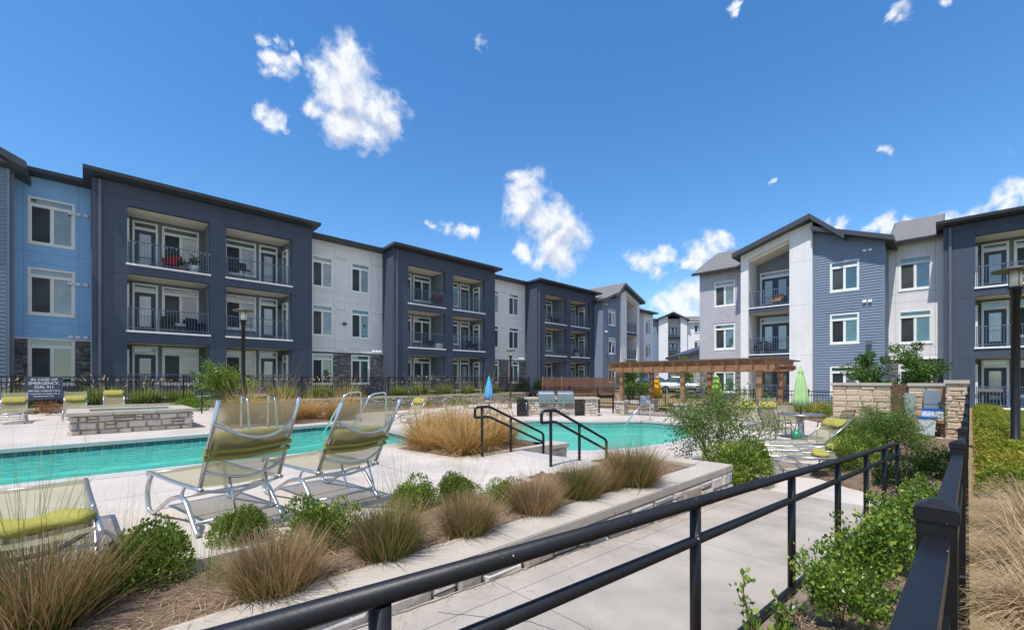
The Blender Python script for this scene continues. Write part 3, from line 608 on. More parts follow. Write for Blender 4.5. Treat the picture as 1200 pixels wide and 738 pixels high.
def pool(name, outl, z, level):
    t = []
    mb = MB(); k = len(outl)                         # coping ring, a rounded lip proud of the deck
    o = grow(outl, 0.28); i_ = grow(outl, -0.03)
    for j in range(k):
        a, b = j, (j + 1) % k
        mb.quad((*o[a], z + .006), (*o[b], z + .006), (*i_[b], z + .012), (*i_[a], z + .012)); mb.quad((*i_[a], z + .012), (*i_[b], z + .012), (*i_[b], z - .06), (*i_[a], z - .06))
        mb.quad((*o[a], z + .006), (*o[b], z + .006), (*o[b], z - .03), (*o[a], z - .03))
    struct(mb.obj('pool_coping', COPE))
    mb = MB()
    for j in range(k):
        a, b = outl[j], outl[(j + 1) % k]
        mb.quad((*a, z - .055), (*b, z - .055), (*b, z - .26), (*a, z - .26), 1); mb.quad((*a, z - .26), (*b, z - .26), (*b, z - 1.3), (*a, z - 1.3), 0)
    n = len(mb.v); mb.v += [(*p, z - 1.3) for p in outl]; mb.f.append(tuple(range(n, n + k))); mb.m.append(0); mb.t.append(.5); mb.sm.append(False)
    l1, l2 = grow(outl, -0.005), grow(outl, -0.42)               # ledge under the waterline
    for j in range(k):
        a, b = j, (j + 1) % k; mb.quad((*l1[a], z - .5), (*l1[b], z - .5), (*l2[b], z - .5), (*l2[a], z - .5), 0); mb.quad((*l2[a], z - .5), (*l2[b], z - .5), (*l2[b], z - 1.28), (*l2[a], z - 1.28), 0)
    struct(mb.obj('pool_basin', [PLAST, TILE]))
    bm = bmesh.new(); w = [bm.verts.new((*p, z - level)) for p in grow(outl, 0.01)]; f = bm.faces.new(w); f.normal_update()
    if f.normal.z < 0: f.normal_flip()
    me = bpy.data.meshes.new('pool_water'); bm.to_mesh(me); bm.free(); me.materials.append(WATER); struct(place('pool_water', me))
pool('upper', UP, 0.5, 0.15); pool('lower', LP, 0.0, 0.09)
# ramp: falls towards the lower deck between the stone planter wall and the kerb
def rz_(a): return 0.012 + 0.05 * (7.6 - a)
def zrail(a): return 1.125 - .061 * (a - 3.29)
def zpipe(a): return .376 - .066 * (a - 3.29)
def bcap(a): return 2.42 - 0.0335 * a           # outer face of planter cap
def brail(a): return 0.857 - 0.0425 * a
def bfen(a): return 0.055 - 0.026 * a
mb = MB(); A0 = -4.0
mb.hexa([(A0, bfen(A0) + .75, -.1), (7.6, brail(7.6), -.1), (7.6, bcap(7.6), -.1), (A0, bcap(A0), -.1), (A0, bfen(A0) + .75, rz_(A0)), (7.6, brail(7.6), rz_(7.6)), (7.6, bcap(7.6), rz_(7.6)), (A0, bcap(A0), rz_(A0))])
rg = random.Random(8)
def crack(pts, w):                                             # hairline settlement cracks in the slab
    q = []
    for (a, b), (c, d) in zip(pts, pts[1:]):
        n = max(2, int(math.hypot(c - a, d - b) / .05))
        q += [(a + (c - a) * i / n + rg.uniform(-.008, .008), b + (d - b) * i / n + rg.uniform(-.008, .008)) for i in range(n)]
    for (a, b), (c, d) in zip(q, q[1:]):
        L = math.hypot(c - a, d - b) or 1; nx, ny = -(d - b) / L * w, (c - a) / L * w; e = .0025
        mb.quad((a - nx, b - ny, rz_(a) + e), (c - nx, d - ny, rz_(c) + e), (c + nx, d + ny, rz_(c) + e), (a + nx, b + ny, rz_(a) + e), 1)
crack([(1.55, 2.2), (1.9, 1.75), (2.0, 1.35), (2.25, .95)], .0022); crack([(3.6, 2.25), (3.75, 1.9), (3.7, 1.6)], .0016)
crack([(1.0, 2.36), (2.6, 2.31), (4.2, 2.26), (6.6, 2.18)], .006)
struct(mb.obj('ramp', [RAMPC, MORTD]))
def bed(name, poly, z, m, seed, amp=0.05, step=0.12, zf=None):
    """planting bed: a bumpy sheet with skirts"""
    xs = [p[0] for p in poly]; ys = [p[1] for p in poly]; x0, x1, y0, y1 = min(xs), max(xs), min(ys), max(ys)
    bm = bmesh.new(); vsx = [bm.verts.new((p[0], p[1], z)) for p in poly]; bm.faces.new(vsx)
    nx, ny = int((x1 - x0) / step), int((y1 - y0) / step)
    for i in range(1, nx): bmesh.ops.bisect_plane(bm, geom=bm.verts[:] + bm.edges[:] + bm.faces[:], plane_co=(x0 + i * (x1 - x0) / nx, 0, 0), plane_no=(1, 0, 0))
    for i in range(1, ny): bmesh.ops.bisect_plane(bm, geom=bm.verts[:] + bm.edges[:] + bm.faces[:], plane_co=(0, y0 + i * (y1 - y0) / ny, 0), plane_no=(0, 1, 0))
    rg = random.Random(seed); ed = {v for e in bm.edges if e.is_boundary for v in e.verts}
    for v in bm.verts:
        v.co.z += (zf(v.co.x, v.co.y) if zf else 0) + (0 if v in ed else amp * (0.5 + 0.5 * math.sin(v.co.x * 3.1 + seed) * math.sin(v.co.y * 3.7 + 1.3 * seed)) + rg.uniform(0, amp * .6))
    r = bmesh.ops.extrude_edge_only(bm, edges=[e for e in bm.edges if e.is_boundary])
    for g in r['geom']:
        if isinstance(g, bmesh.types.BMVert): g.co.z -= 0.25
    bmesh.ops.recalc_face_normals(bm, faces=bm.faces)
    for f in bm.faces: f.smooth = True
    me = bpy.data.meshes.new(name); bm.to_mesh(me); bm.free(); me.materials.append(m); return struct(place(name, me))
bed('planting_bed', [(-6, 2.95), (6.35, 2.55), (6.35, 3.75), (5.2, 4.0), (3.9, 3.85), (2.0, 3.65), (0.4, 3.45), (-1.2, 3.25), (-6, 3.35)], 0.45, MULCH, 1, 0.05)
bed('upper_bed_base', [(-6.2, 2.6), (6.4, 2.45), (6.4, 4.05), (-6.2, 4.05)], 0.42, SOIL, 2, 0.0, 3)
bed('kerb_bed', [(-2, bfen(-2) + .03), (8.34, bfen(8.34) + .03), (8.34, brail(8.34) - .1), (-2, brail(-2) - .1)], 0.05, MULCH, 3, 0.05, 0.14, lambda a, b: 0.055 * (8.3 - a))
bed('shrub_bed', [(8.35, -.15), (17.6, -.3), (17.6, 1.2), (13.4, 1.75), (9.3, 1.75), (8.7, 1.1), (8.35, 0.5)], 0.03, MULCH, 4, 0.05, 0.2)
bed('corner_bed', [(6.78, 2.3), (8.4, 2.35), (9.3, 3.2), (9.0, 4.2), (7.3, 4.3), (6.78, 3.9)], 0.03, MULCH, 5, 0.05, 0.2)
bed('golden_grass_bed', [(4.2, 5.5), (6.38, 5.5), (6.38, 8.9), (5.6, 8.9), (5.55, 7.3), (4.0, 7.0)], 0.5, MULCH, 6, 0.04, 0.3)
bed('poolside_bed', [(2.6, 12.7), (6.0, 12.7), (6.2, 15.2), (2.9, 15.2)], 0.51, MULCH, 7, 0.05, 0.3)
bed('wall_foot_bed', [(6.5, 21.3), (16.0, 21.6), (16.0, 22.7), (6.5, 22.7)], 0.03, MULCH, 8, 0.05, 0.4)
bed('fence_bed', [(20.8, -.2), (23.2, -.2), (23.2, 22.7), (21.9, 22.7), (21.9, 4.2), (20.8, 3.5)], 0.03, MULCH, 9, 0.05, 0.4)
bed('deck_lawn', [(15.6, 0.4), (18.6, 0.2), (18.6, 3.0), (17.0, 2.6), (15.6, 1.8)], 0.05, TURF, 10, 0.03, 0.3)
sheet('strip_lawn', [(-20, -14), (31.4, -14), (31.4, -0.55), (14, -0.33), (-20, 0.45)], [], 0.3, DRYT, 0.4)
sheet('side_lawn', [(12.2, -14), (30.6, -14), (30.6, -1.2), (12.2, -1.05)], [], 0.306, TURF, 0.0)
sheet('terrace_lawn', [(-30, 22.8), (24.2, 22.8), (24.2, 27.8), (-30, 27.8)], [], 0.72, TURF, 0.9)
sheet('back_lawn', [(23.2, -.2), (31.6, -.2), (31.6, 15), (48, 20), (48, 25), (24.2, 25.5), (24.2, 22.7), (23.2, 22.7)], [], 0.12, DRYT, 0.3, 0, lambda a, b: max(0, (a - 24) * 0.028))
sheet('concrete_path', [(24.4, 13.2), (31, 17.5), (37, 19.5), (37, 20.7), (30.4, 18.8), (23.8, 14.3)], [], 0.14, RAMPC, 0, 0, lambda a, b: max(0, (a - 24) * 0.028) + 0.02)
sheet('car_park', [(36, 14), (120, 14), (120, 60), (52, 60), (36, 22)], [], 0.5, ASPH, 0.3)

# ------------------------------------------------------------------ apartment buildings
CACHE = {}
def cached(key, fn):
    if key not in CACHE: CACHE[key] = fn()
    return CACHE[key]
def wall_mesh(mb, x0, x1, z0, z1, y, holes=(), th=0.22, m=0):
    """upright panel facing -y with rectangular holes"""
    xs = sorted({x0, x1, *[min(max(h[0], x0), x1) for h in holes], *[min(max(h[1], x0), x1) for h in holes]}); zs = sorted({z0, z1, *[min(max(h[2], z0), z1) for h in holes], *[min(max(h[3], z0), z1) for h in holes]})
    nx, nz = len(xs) - 1, len(zs) - 1
    solid = lambda i, j: 0 <= i < nx and 0 <= j < nz and not any(h[0] - 1e-6 <= xs[i] and xs[i + 1] <= h[1] + 1e-6 and h[2] - 1e-6 <= zs[j] and zs[j + 1] <= h[3] + 1e-6 for h in holes)
    for i in range(nx):
        for j in range(nz):
            if not solid(i, j): continue
            a, b, c, d = xs[i], xs[i + 1], zs[j], zs[j + 1]
            mb.quad((a, y, c), (b, y, c), (b, y, d), (a, y, d), m); mb.quad((b, y + th, c), (a, y + th, c), (a, y + th, d), (b, y + th, d), m)
            if not solid(i - 1, j): mb.quad((a, y + th, c), (a, y, c), (a, y, d), (a, y + th, d), m)
            if not solid(i + 1, j): mb.quad((b, y, c), (b, y + th, c), (b, y + th, d), (b, y, d), m)
            if not solid(i, j - 1): mb.quad((a, y + th, c), (b, y + th, c), (b, y, c), (a, y, c), m)
            if not solid(i, j + 1): mb.quad((a, y, d), (b, y, d), (b, y + th, d), (a, y + th, d), m)
def laps(mb, x0, x1, z0, z1, y, holes=(), pitch=0.155, m=0, top=None):
    """clapboards proud of the wall plane; top(x0,x1) may cut the boards to a sloping line"""
    z = z0
    while z < z1 - 0.02:
        zt = min(z + pitch, z1); zm = (z + zt) / 2; cuts = [(x0, x1)]
        for h in holes:
            if h[2] - .02 < zm < h[3] + .02:
                cuts = [q for (a, b) in cuts for q in ((a, min(b, h[0])), (max(a, h[1]), b)) if q[1] - q[0] > 0.02]
        for (a, b) in cuts:
            if top:
                a, b = top(a, b, zm)
                if b - a < 0.03: continue
            mb.quad((a, y - .036, z), (b, y - .036, z), (b, y - .008, zt), (a, y - .008, zt), m); mb.quad((a, y, z), (b, y, z), (b, y - .036, z), (a, y - .036, z), m)
        z = zt
def window(par, x0, x1, z0, z1, y, name='window'):
    w, h = round(x1 - x0, 2), round(z1 - z0, 2)
    def fr():
        mb = MB(); F = .085
        for b in ((0, F, 0, h), (w - F, w, 0, h), (F, w - F, h - F, h), (F, w - F, 0, F)): mb.box(b[0], b[1], -.045, .05, b[2], b[3])
        zt = h - .42; mb.box(F, w - F, -.03, .05, zt, zt + .13); mb.box(w / 2 - .03, w / 2 + .03, -.012, .05, F, zt)
        for a, b in ((F, w / 2 - .03), (w / 2 + .03, w - F)): mb.box(a, a + .03, .0, .05, F, zt); mb.box(b - .03, b, 0.0, .05, F, zt); mb.box(a + .03, b - .03, 0, .05, F, F + .03)
        mb.box(-.03, w + .03, -.07, -.046, -.045, .0)
        return mb.mesh('window', [TRIM])
    def gl(flip):
        mb = MB(); F = .08; zt = h - .42; a, b = (1, 0) if not flip else (0, 1)
        mb.box(F, w / 2 - .01, .025, .04, F, zt + .05, a); mb.box(w / 2 + .01, w - F, .025, .04, F, zt + .05, b); mb.box(F, w - F, .024, .039, zt + .06, h - F, 0)
        return mb.mesh('glass', [GLASS, SCREEN])
    o = place(name, cached(('w', w, h), fr), par, (x0, y, z0)); place('glass', cached(('g', w, h, 0), lambda: gl(0)), o); return o
def door(par, x0, z0, w, h, y, leaves=1, rz=0.0):
    def mk():
        mb = MB(); F = .09
        for b in ((0, F, 0, h), (w - F, w, 0, h), (F, w - F, h - F, h)): mb.box(b[0], b[1], -.05, .05, b[2], b[3])
        zt = h - .43; mb.box(F, w - F, -.04, .05, zt, zt + .14); mb.box(F, w - F, .02, .04, zt + .14, h - F, 2)
        lw = (w - 2 * F) / leaves
        for i in range(leaves):
            a = F + i * lw + .005; b = a + lw - .01
            mb.box(a, b, .0, .045, .02, zt, 1); mb.box(a + lw * .22, b - lw * .22, -.012, -.002, .35, zt - .18, 3)
        return mb.mesh('balcony_door', [TRIM, DOORB, GLASS, BLIND])
    return place('balcony_door', cached(('d', w, h, leaves), mk), par, (x0, y, z0), rz)
def railing(par, x0, x1, z, y):
    w = round(x1 - x0, 2)
    def mk():
        mb = MB(); mb.box(0, w, -.025, .025, 1.02, 1.06); mb.box(0, w, -.015, .015, .1, .13); n = int(w / .115)
        for i in range(1, n): mb.box(i * w / n - .008, i * w / n + .008, -.008, .008, .13, 1.02)
        for i in range(3): c = [.03, w * .36, w - .03][i]; mb.box(c - .022, c + .022, -.022, .022, 0.0, 1.02)
        return mb.mesh('railing', [RAILM])
    return place('railing', cached(('r', w), mk), par, (x0, y, z))
def balcony(par, x0, x1, zf, y, depth, zt, mirror=False, plain=False, doors=True):
    """recess lining, floor with white edge, soffit, railing, door and window"""
    w, h = round(x1 - x0, 2), round(zt - zf, 2)
    def mk():
        mb = MB(); d = depth; T = .24
        mb.quad((0, d, 0), (w, d, 0), (w, d, h), (0, d, h), 0); mb.quad((0, T, 0), (0, d, 0), (0, d, h), (0, T, h), 0); mb.quad((w, d, 0), (w, T, 0), (w, T, h), (w, d, h), 0)
        mb.quad((0, T, h - .001), (w, T, h - .001), (w, d, h - .001), (0, d, h - .001), 1); mb.quad((0, -.03, 0.012), (w, -.03, .012), (w, d, .012), (0, d, .012), 2); mb.box(-.04, w + .04, -.06, -.004, -.07, .02, 3)
        return mb.mesh('balcony', [BALW, CREAM, COPE, TRIM])
    b = place('balcony', cached(('b', w, h, depth), mk), par, (x0, y, zf))
    if plain != 'norail': railing(b, .02, w - .02, .02, .06)
    if not doors: return b
    yy = depth - .055; Y = lambda a, bb: (a, bb) if not mirror else (w - bb, w - a)
    a, c = Y(.27, 1.24); door(b, a, .02, 0.97, 2.45, yy)
    a, c = Y(1.4, 2.92); window(b, a, c, .55, 2.45, yy)
    if mirror: door(b, w - .055, .02, .78, 2.2, depth - .35, 1, -math.pi / 2)
    else: door(b, .055, .02, .78, 2.2, depth - 1.13, 1, math.pi / 2)
    o = MB(); o.box(0, .12, -.1, 0, 0, .22); place('wall_light', cached('wl', lambda: o.mesh('wall_light', [DARKMET])), b, ((.1 if not mirror else w - .22), depth - .004, 1.95))
    return b
def downpipe(par, x, y, z0, z1):
    mb = MB(); mb.box(-.05, .05, -.08, 0, 0, z1 - z0); mb.box(-.055, .055, -.085, -.0, (z1 - z0) * .33, (z1 - z0) * .33 + .06); mb.box(-.055, .055, -.085, 0, (z1 - z0) * .66, (z1 - z0) * .66 + .06)
    return mb.obj('downpipe', [PIPE], par, (x, y, z0))
def vents(par, x, y, z, n=3):
    def mk():
        mb = MB()
        for i in range(n): mb.hexa([(i * .24, -.11, 0), (i * .24 + .16, -.11, 0), (i * .24 + .16, 0, 0), (i * .24, 0, 0), (i * .24, -.03, .14), (i * .24 + .16, -.03, .14), (i * .24 + .16, 0, .14), (i * .24, 0, .14)])
        return mb.mesh('vent', [TRIM])
    return place('vent', cached(('v', n), mk), par, (x, y, z))
def roof(par, x0, x1, y0, y1, zf, zb, m=SHING, th=.17):
    """shed roof: front edge at y0 height zf, back edge y1 height zb, dark fascia and gutter"""
    mb = MB(); mb.hexa([(x0, y0, zf - th), (x1, y0, zf - th), (x1, y1, zb - th), (x0, y1, zb - th), (x0, y0, zf), (x1, y0, zf), (x1, y1, zb), (x0, y1, zb)], 1)
    e = .006; zs = zf + (zb - zf) * .05 / (y1 - y0); mb.quad((x0 + .05, y0 + .05, zs + e), (x1 - .05, y0 + .05, zs + e), (x1 - .05, y1, zb + e), (x0 + .05, y1, zb + e), 0)
    mb.prism([(y0 - .12, zf - .02), (y0 - .002, zf - .02), (y0 - .002, zf - .16), (y0 - .08, zf - .16)], x0, x1, 1, 'x')
    return mb.obj('roof', [m, DARKMET], par)
def stack(par, x, y, z, h=.4):
    mb = MB(); mb.lathe([(.05, 0), (.05, h)], 8); return mb.obj('vent_pipe', [DARKMET], par, (x, y, z))
def core(par, x0, x1, y0, y1, z0, z1, m):
    mb = MB(); mb.box(x0, x1, y0, y1, z0, z1); return mb.obj('wall', [m], par)
def joints(mb, y, xs, zs, x0, x1, z0, z1, m=1, holes=()):
    for x in xs: mb.box(x - .006, x + .006, y - .003, y + .01, z0 + .01, z1 - .01, m)
    for z in zs: mb.box(x0 + .01, x1 - .01, y - .0032, y + .01, z - .006, z + .006, m)
LV = (0.0, 3.05, 6.1)      # floor levels above the ground floor
def dark_block(par, x0, g, rt=9.9):
    W = 9.25; bays = ((1.15, 4.27), (4.97, 8.14)); holes = []
    for (a, b) in bays:
        for k, l in enumerate(LV): holes.append((x0 + a, x0 + b, g + l, g + l + (2.6 if k < 2 else 2.63) - (.08 if k == 0 else 0)))
    mb = MB(); wall_mesh(mb, x0, x0 + W, g - .4, g + rt - .24, 0.0, holes, .24)
    mb.box(x0, x0 + .2, .24, 2.4, g - .4, g + rt - .3); mb.box(x0 + W - .2, x0 + W, .24, 2.4, g - .4, g + rt - .3)
    for zz in (9.1,): mb.box(x0 + .012, x0 + W - .012, -.003, .02, g + zz - .006, g + zz + .006, 1)
    for l in LV[1:]:
        mb.box(x0 + .012, x0 + 1.14, -.003, .02, g + l - .5, g + l - .488, 1); mb.box(x0 + 8.15, x0 + W - .012, -.003, .02, g + l - .5, g + l - .488, 1)
    for xx in (1.14, 4.28, 4.96, 8.15): mb.box(x0 + xx - .006, x0 + xx + .006, -.0032, .02, g + 8.75, g + rt - .3, 1)
    mb.obj('wall', [NAVY, NAVYD], par); core(par, x0 + .21, x0 + W - .21, 2.2, 12, g - .4, g + 8.9, NAVY)
    for i, (a, b) in enumerate(bays):
        for k, l in enumerate(LV):
            balcony(par, x0 + a, x0 + b, g + l, 0.0, 1.72, g + l + (2.6 if k < 2 else 2.63) - (.08 if k == 0 else 0), mirror=(i == 1))
    roof(par, x0 - .28, x0 + W + .28, -.55, 12, g + rt, g + rt - .7); downpipe(par, x0 + .25, -.002, g - .3, g + rt - .3)
    for q in (2.5, 6.7): stack(par, x0 + q, 3.0, g + rt - .35, .55)
def panel_section(par, x0, x1, y, g, top, wins, m, md, stone=True, levels=LV, wz=(.55, 2.55), stonem=None):
    holes = [(a, b, g + l + wz[0], g + l + wz[1]) for (a, b) in wins for l in levels]
    mb = MB(); sz = g + 2.62 if stone else g - .4
    wall_mesh(mb, x0, x1, sz, g + top, y, [h for h in holes], .2)
    joints(mb, y, [], [g + 5.2, g + 4.85], x0, x1, sz, g + top) if not wins else None
    if wins:
        for x in [wins[0][0] - .12 if wins[0][0] - .12 > x0 else None] + [w[1] + .12 for w in wins if w[1] + .12 < x1]:
            if x: mb.box(x - .006, x + .006, y - .003, y + .01, sz + .02, g + top - .02, 1)
        for l in levels[1:]: mb.box(x0 + .01, x1 - .01, y - .0032, y + .01, g + l - .25, g + l - .238, 1); mb.box(x0 + .01, x1 - .01, y - .0032, y + .01, g + l + .22, g + l + .232, 1)
    mb.obj('wall', [m, md], par)
    if stone:
        sb = MB(); wall_mesh(sb, x0, x1, g - .4, sz - .06, y, holes, .2, 1)
        xs = sorted([x0 + .01] + [v for w in wins for v in w] + [x1 - .01])
        for i in range(0, len(xs) - 1, 2):
            if xs[i + 1] - xs[i] > .1: stones(sb, xs[i], xs[i + 1], g - .1, sz - .07, y - .004, int(abs(x0) * 7) + i, .06, .13, .12, .4, .035, .008, 0, 0.002)
        for w in wins: stones(sb, w[0], w[1], g - .1, g + wz[0] - .02, y - .004, int(abs(x0) * 7) + 50, .06, .13, .12, .4, .035, .008, 0, 0.002)
        sb.obj('stone_base', [STONEG, MORTD], par); tb = MB(); tb.box(x0, x1, y - .05, y + .1, sz - .058, sz + .0); tb.obj('stone_sill', [TRIM], par)
    for (a, b) in wins:
        for l in levels: window(par, a, b, g + l + wz[0], g + l + wz[1], y + .03)
def gable_module(par, g, f, m):
    """grey siding | narrow pier | tall balconies | broad pier | blue siding, under a lopsided gable; f maps the module's x, m its handedness"""
    X = lambda a, b: (min(f(a), f(b)), max(f(a), f(b)))
    def bx(mb, a, b, y0, y1, z0, z1, mi=0): x = X(a, b); mb.box(x[0], x[1], y0, y1, z0, z1, mi)
    # roof heights across the module
    zg = lambda x: g + 9.78 + (x + 10.0) * 0.345 if x < -5.75 else g + 11.25 - (x + 5.75) * 0.95
    zbl = lambda x: g + 10.52 - (x + 5.69) * .38
    # grey siding
    wx = X(-11.8, -10.4); holes = [(wx[0], wx[1], g + l + .5, g + l + 2.3) for l in LV]; mb = MB(); x = X(-12.84, -9.68)
    wall_mesh(mb, x[0], x[1], g - .4, g + 9.24, 0, holes, .2); laps(mb, x[0], x[1], g + 2.5, g + 9.12, 0, holes); mb.obj('wall', [SIDEG], par)
    sb = MB(); xs = sorted([x[0], wx[0], wx[1], x[1]])
    for i in (0, 2): stones(sb, xs[i], xs[i + 1], g - .1, g + 2.42, -.004, 31 + i, .06, .13, .12, .4, .035, .008, 0, .002)
    stones(sb, xs[1], xs[2], g - .1, g + .46, -.004, 37, .06, .13, .12, .4, .035, .008, 0, .002); sb.obj('stone_base', [STONEG], par)
    for l in LV: window(par, wx[0], wx[1], g + l + .5, g + l + 2.3, .03)
    core(par, *X(-12.75, -9.6), .3, 9.5, g - .4, g + 8.9, SIDEG)
    rx = X(-13.2, -9.72); roof(par, rx[0], rx[1], -.5, 4.5, g + 9.15, g + 11.7)
    # balcony bay
    mb = MB()
    for (a, b) in ((-9.67, -9.2), (-6.88, -5.69)):
        x = X(a, b); za, zb = (zg(a), zg(b)) if f(a) < f(b) else (zg(b), zg(a))
        mb.hexa([(x[0], -1.2, g - .4), (x[1], -1.2, g - .4), (x[1], .6, g - .4), (x[0], .6, g - .4), (x[0], -1.2, za - .3), (x[1], -1.2, zb - .3), (x[1], .6, zb - .3), (x[0], .6, za - .3)])
        for l in (2.9, 5.95, 8.6): mb.box(x[0] + .01, x[1] - .01, -1.203, -1.19, g + l, g + l + .012, 1)
    x = X(-9.2, -6.88); za, zb = (zg(-9.2), zg(-6.88)) if f(-9.2) < f(-6.88) else (zg(-6.88), zg(-9.2))      # slanted lintel
    mb.hexa([(x[0], -1.198, za - .75), (x[1], -1.198, zb - .75), (x[1], -.98, zb - .75), (x[0], -.98, za - .75), (x[0], -1.198, za - .3), (x[1], -1.198, zb - .3), (x[1], -.98, zb - .3), (x[0], -.98, za - .3)])
    mb.obj('wall', [WHITEW, WHITED], par)
    mb = MB(); mb.box(x[0] - .4, x[1] + .6, .5, .7, g - .4, g + 9.9); mb.obj('wall', [BALW], par)
    mb = MB(); mb.hexa([(x[0], -.97, za - .9), (x[1], -.97, zb - .9), (x[1], .5, zb - .9), (x[0], .5, za - .9), (x[0], -.97, za - .7), (x[1], -.97, zb - .7), (x[1], .5, zb - .7), (x[0], .5, za - .7)]); mb.obj('soffit', [CREAM], par)
    for k, l in enumerate(LV):
        if l:
            mb = MB(); mb.box(x[0], x[1], -1.1, .5, g + l - .38, g + l - .05); mb.quad((x[0], -1.1, g + l - .384), (x[1], -1.1, g + l - .384), (x[1], .5, g + l - .384), (x[0], .5, g + l - .384), 1); mb.box(x[0], x[1], -1.14, -.9, g + l - .05, g + l + .02, 2); slab = mb.obj('balcony', [NAVY, CREAM, TRIM], par)
        else:
            mb = MB(); mb.box(x[0], x[1], -1.1, .5, g - .1, g - .02); slab = mb.obj('balcony', [COPE], par)
        railing(slab, x[0] + .02, x[1] - .02, g + l + .02, -1.02); door(slab, x[0] + .26, g + l + .02, 1.8, 2.5, .45, 2)
    # blue siding
    wx = X(-4.86, -3.51); holes = [(wx[0], wx[1], g + l + .45, g + l + 2.2) for l in LV]; mb = MB(); x = X(-5.685, -2.41)
    wall_mesh(mb, x[0], x[1], g - .4, g + 9.0, -1.0, holes, .2)
    za, zb = (zbl(-5.685), zbl(-2.41)) if f(-5.685) < f(-2.41) else (zbl(-2.41), zbl(-5.685))
    mb.hexa([(x[0], -1.0, g + 9.0), (x[1], -1.0, g + 9.0), (x[1], -.8, g + 9.0), (x[0], -.8, g + 9.0), (x[0], -1.0, za - .25), (x[1], -1.0, zb - .25), (x[1], -.8, zb - .25), (x[0], -.8, za - .25)])
    def top(a, b, z):
        if z < min(za, zb) - .3: return a, b
        q = x[0] + (x[1] - x[0]) * (z + .3 - za) / (zb - za)
        return (a, min(b, q)) if zb < za else (max(a, q), b)
    laps(mb, x[0], x[1], g - .1, max(za, zb) - .3, -1.0, holes, top=top); mb.box(x[0], x[0] + .08, -1.035, -1.0, g - .1, za - .3); mb.box(x[1] - .08, x[1], -1.035, -1.0, g - .1, zb - .3)
    mb.box(x[0] if m < 0 else x[1] - .2, x[0] + .2 if m < 0 else x[1], -.8, 1.4, g - .4, g + 8.85)
    mb.obj('wall', [SIDEB], par)
    for l in LV: window(par, wx[0], wx[1], g + l + .45, g + l + 2.2, -.97)
    core(par, *X(-9.5, -2.7), .72, 9.5, g - .4, g + 9.0, SIDEB)
    # roofs
    p = [(-10.05, zg(-10.05)), (-5.75, zg(-5.75)), (-4.1, zg(-4.1))]; q = [(a, z - .3) for a, z in reversed(p)]
    mb = MB(); mb.prism([(f(a), z) for a, z in p + q], -1.75, 9.5, 0, 'y')
    pp = [(f(a), z + .004) for a, z in p]
    for i in range(2): mb.quad((pp[i][0], -1.7, pp[i][1]), (pp[i + 1][0], -1.7, pp[i + 1][1]), (pp[i + 1][0], 9.45, pp[i + 1][1]), (pp[i][0], 9.45, pp[i][1]), 1)
    mb.obj('roof', [DARKMET, SHING], par)
    mb = MB(); mb.prism([(f(-5.68), zbl(-5.68) - .26), (f(-2.0), zbl(-2.0) - .26), (f(-2.0), zbl(-2.0)), (f(-5.68), zbl(-5.68))], -1.65, 8, 0, 'y')
    a, b = (f(-5.66), zbl(-5.66) + .004), (f(-2.02), zbl(-2.02) + .004); mb.quad((a[0], -1.6, a[1]), (b[0], -1.6, b[1]), (b[0], 7.9, b[1]), (a[0], 7.9, a[1]), 1)
    mb.obj('roof', [DARKMET, SHING], par)
    mb = MB(); mb.box(min(f(-3.2), f(-2.95)), max(f(-3.2), f(-2.95)), -1.2, -1.03, g + 3.35, g + 3.62); mb.obj('wall_light', [PIPE], par)
    for z in (5.75, 9.0 if False else 8.6): vents(par, min(f(-3.35), f(-2.8)), -1.03, g + z, 2)

gL = 0.91
left = thing('apartment_building', 'long navy, white and bright blue apartment row with balconies behind the upper pool', 'apartment building', (0, 26.2, 0))
for x0 in (0.2, 14.72, 29.15): dark_block(left, x0, gL)
panel_section(left, -2.2, 0.18, 1.5, gL, 9.55, [(-1.75, -.33)], BLUE, BLUED, wz=(.58, 2.6))
for (a, b) in ((9.45, 14.72), (23.97, 29.15)):
    panel_section(left, a, b, 1.5, gL, 9.55, [(a + .52, a + 1.82), (a + 3.02, a + 4.32)], WHITEW, WHITED, wz=(.5, 2.45))
for (a, b) in ((-2.6, 0.19), (9.46, 14.7), (23.98, 29.13)):
    core(left, a, b, 1.72, 12, gL - .4, gL + 8.9, WHITEW); roof(left, a - .02, b, .95, 12, gL + 9.77, gL + 9.1)
    o = MB(); o.box(0, .3, -.14, 0, 0, .12); 
    for q in (.6, .9): stack(left, a + (b - a) * q * .8, 3.0, gL + 9.5, .35)
for (x, z) in ((-.55, 8.2), (-.55, 5.05), (11.55, 8.6), (13.95, 8.6), (11.55, 5.35), (13.95, 5.35), (26.1, 8.5), (28.3, 8.5), (26.1, 5.35), (28.3, 5.35)): vents(left, x, 1.498, gL + z)
for (x, z) in ((-.55, 2.66), (11.5, 2.68), (13.95, 2.68), (26.0, 2.68), (28.3, 2.68)): vents(left, x, 1.498, gL + z, 3)
mb = MB(); wall_mesh(mb, -12, -2.2, gL - .4, gL + 9.1, -.2, [], .2); laps(mb, -12, -2.2, gL - .1, gL + 9.1, -.2, []); mb.box(-2.4, -2.2, 0, 2.2, gL - .4, gL + 9.0); mb.box(-2.2, -2.12, -.21, -.05, gL - .1, gL + 9.1, 1); mb.obj('wall', [SIDED, SIDEB], left)
core(left, -12, -2.42, .05, 9, gL - .4, gL + 9.0, SIDED)
mb = MB(); zr = lambda x: gL + 9.1 - (x + 1.65) * .5
mb.prism([(-1.65, zr(-1.65)), (-7, zr(-7)), (-7, zr(-7) + .28), (-1.65, zr(-1.65) + .28)], -.75, 9, 0, 'y'); mb.prism([(-2.2, zr(-2.2)), (-7, gL + 9), (-7, zr(-7)), ], -.2, 0, 1, 'y'); mb.obj('roof', [DARKMET, SIDED], left)
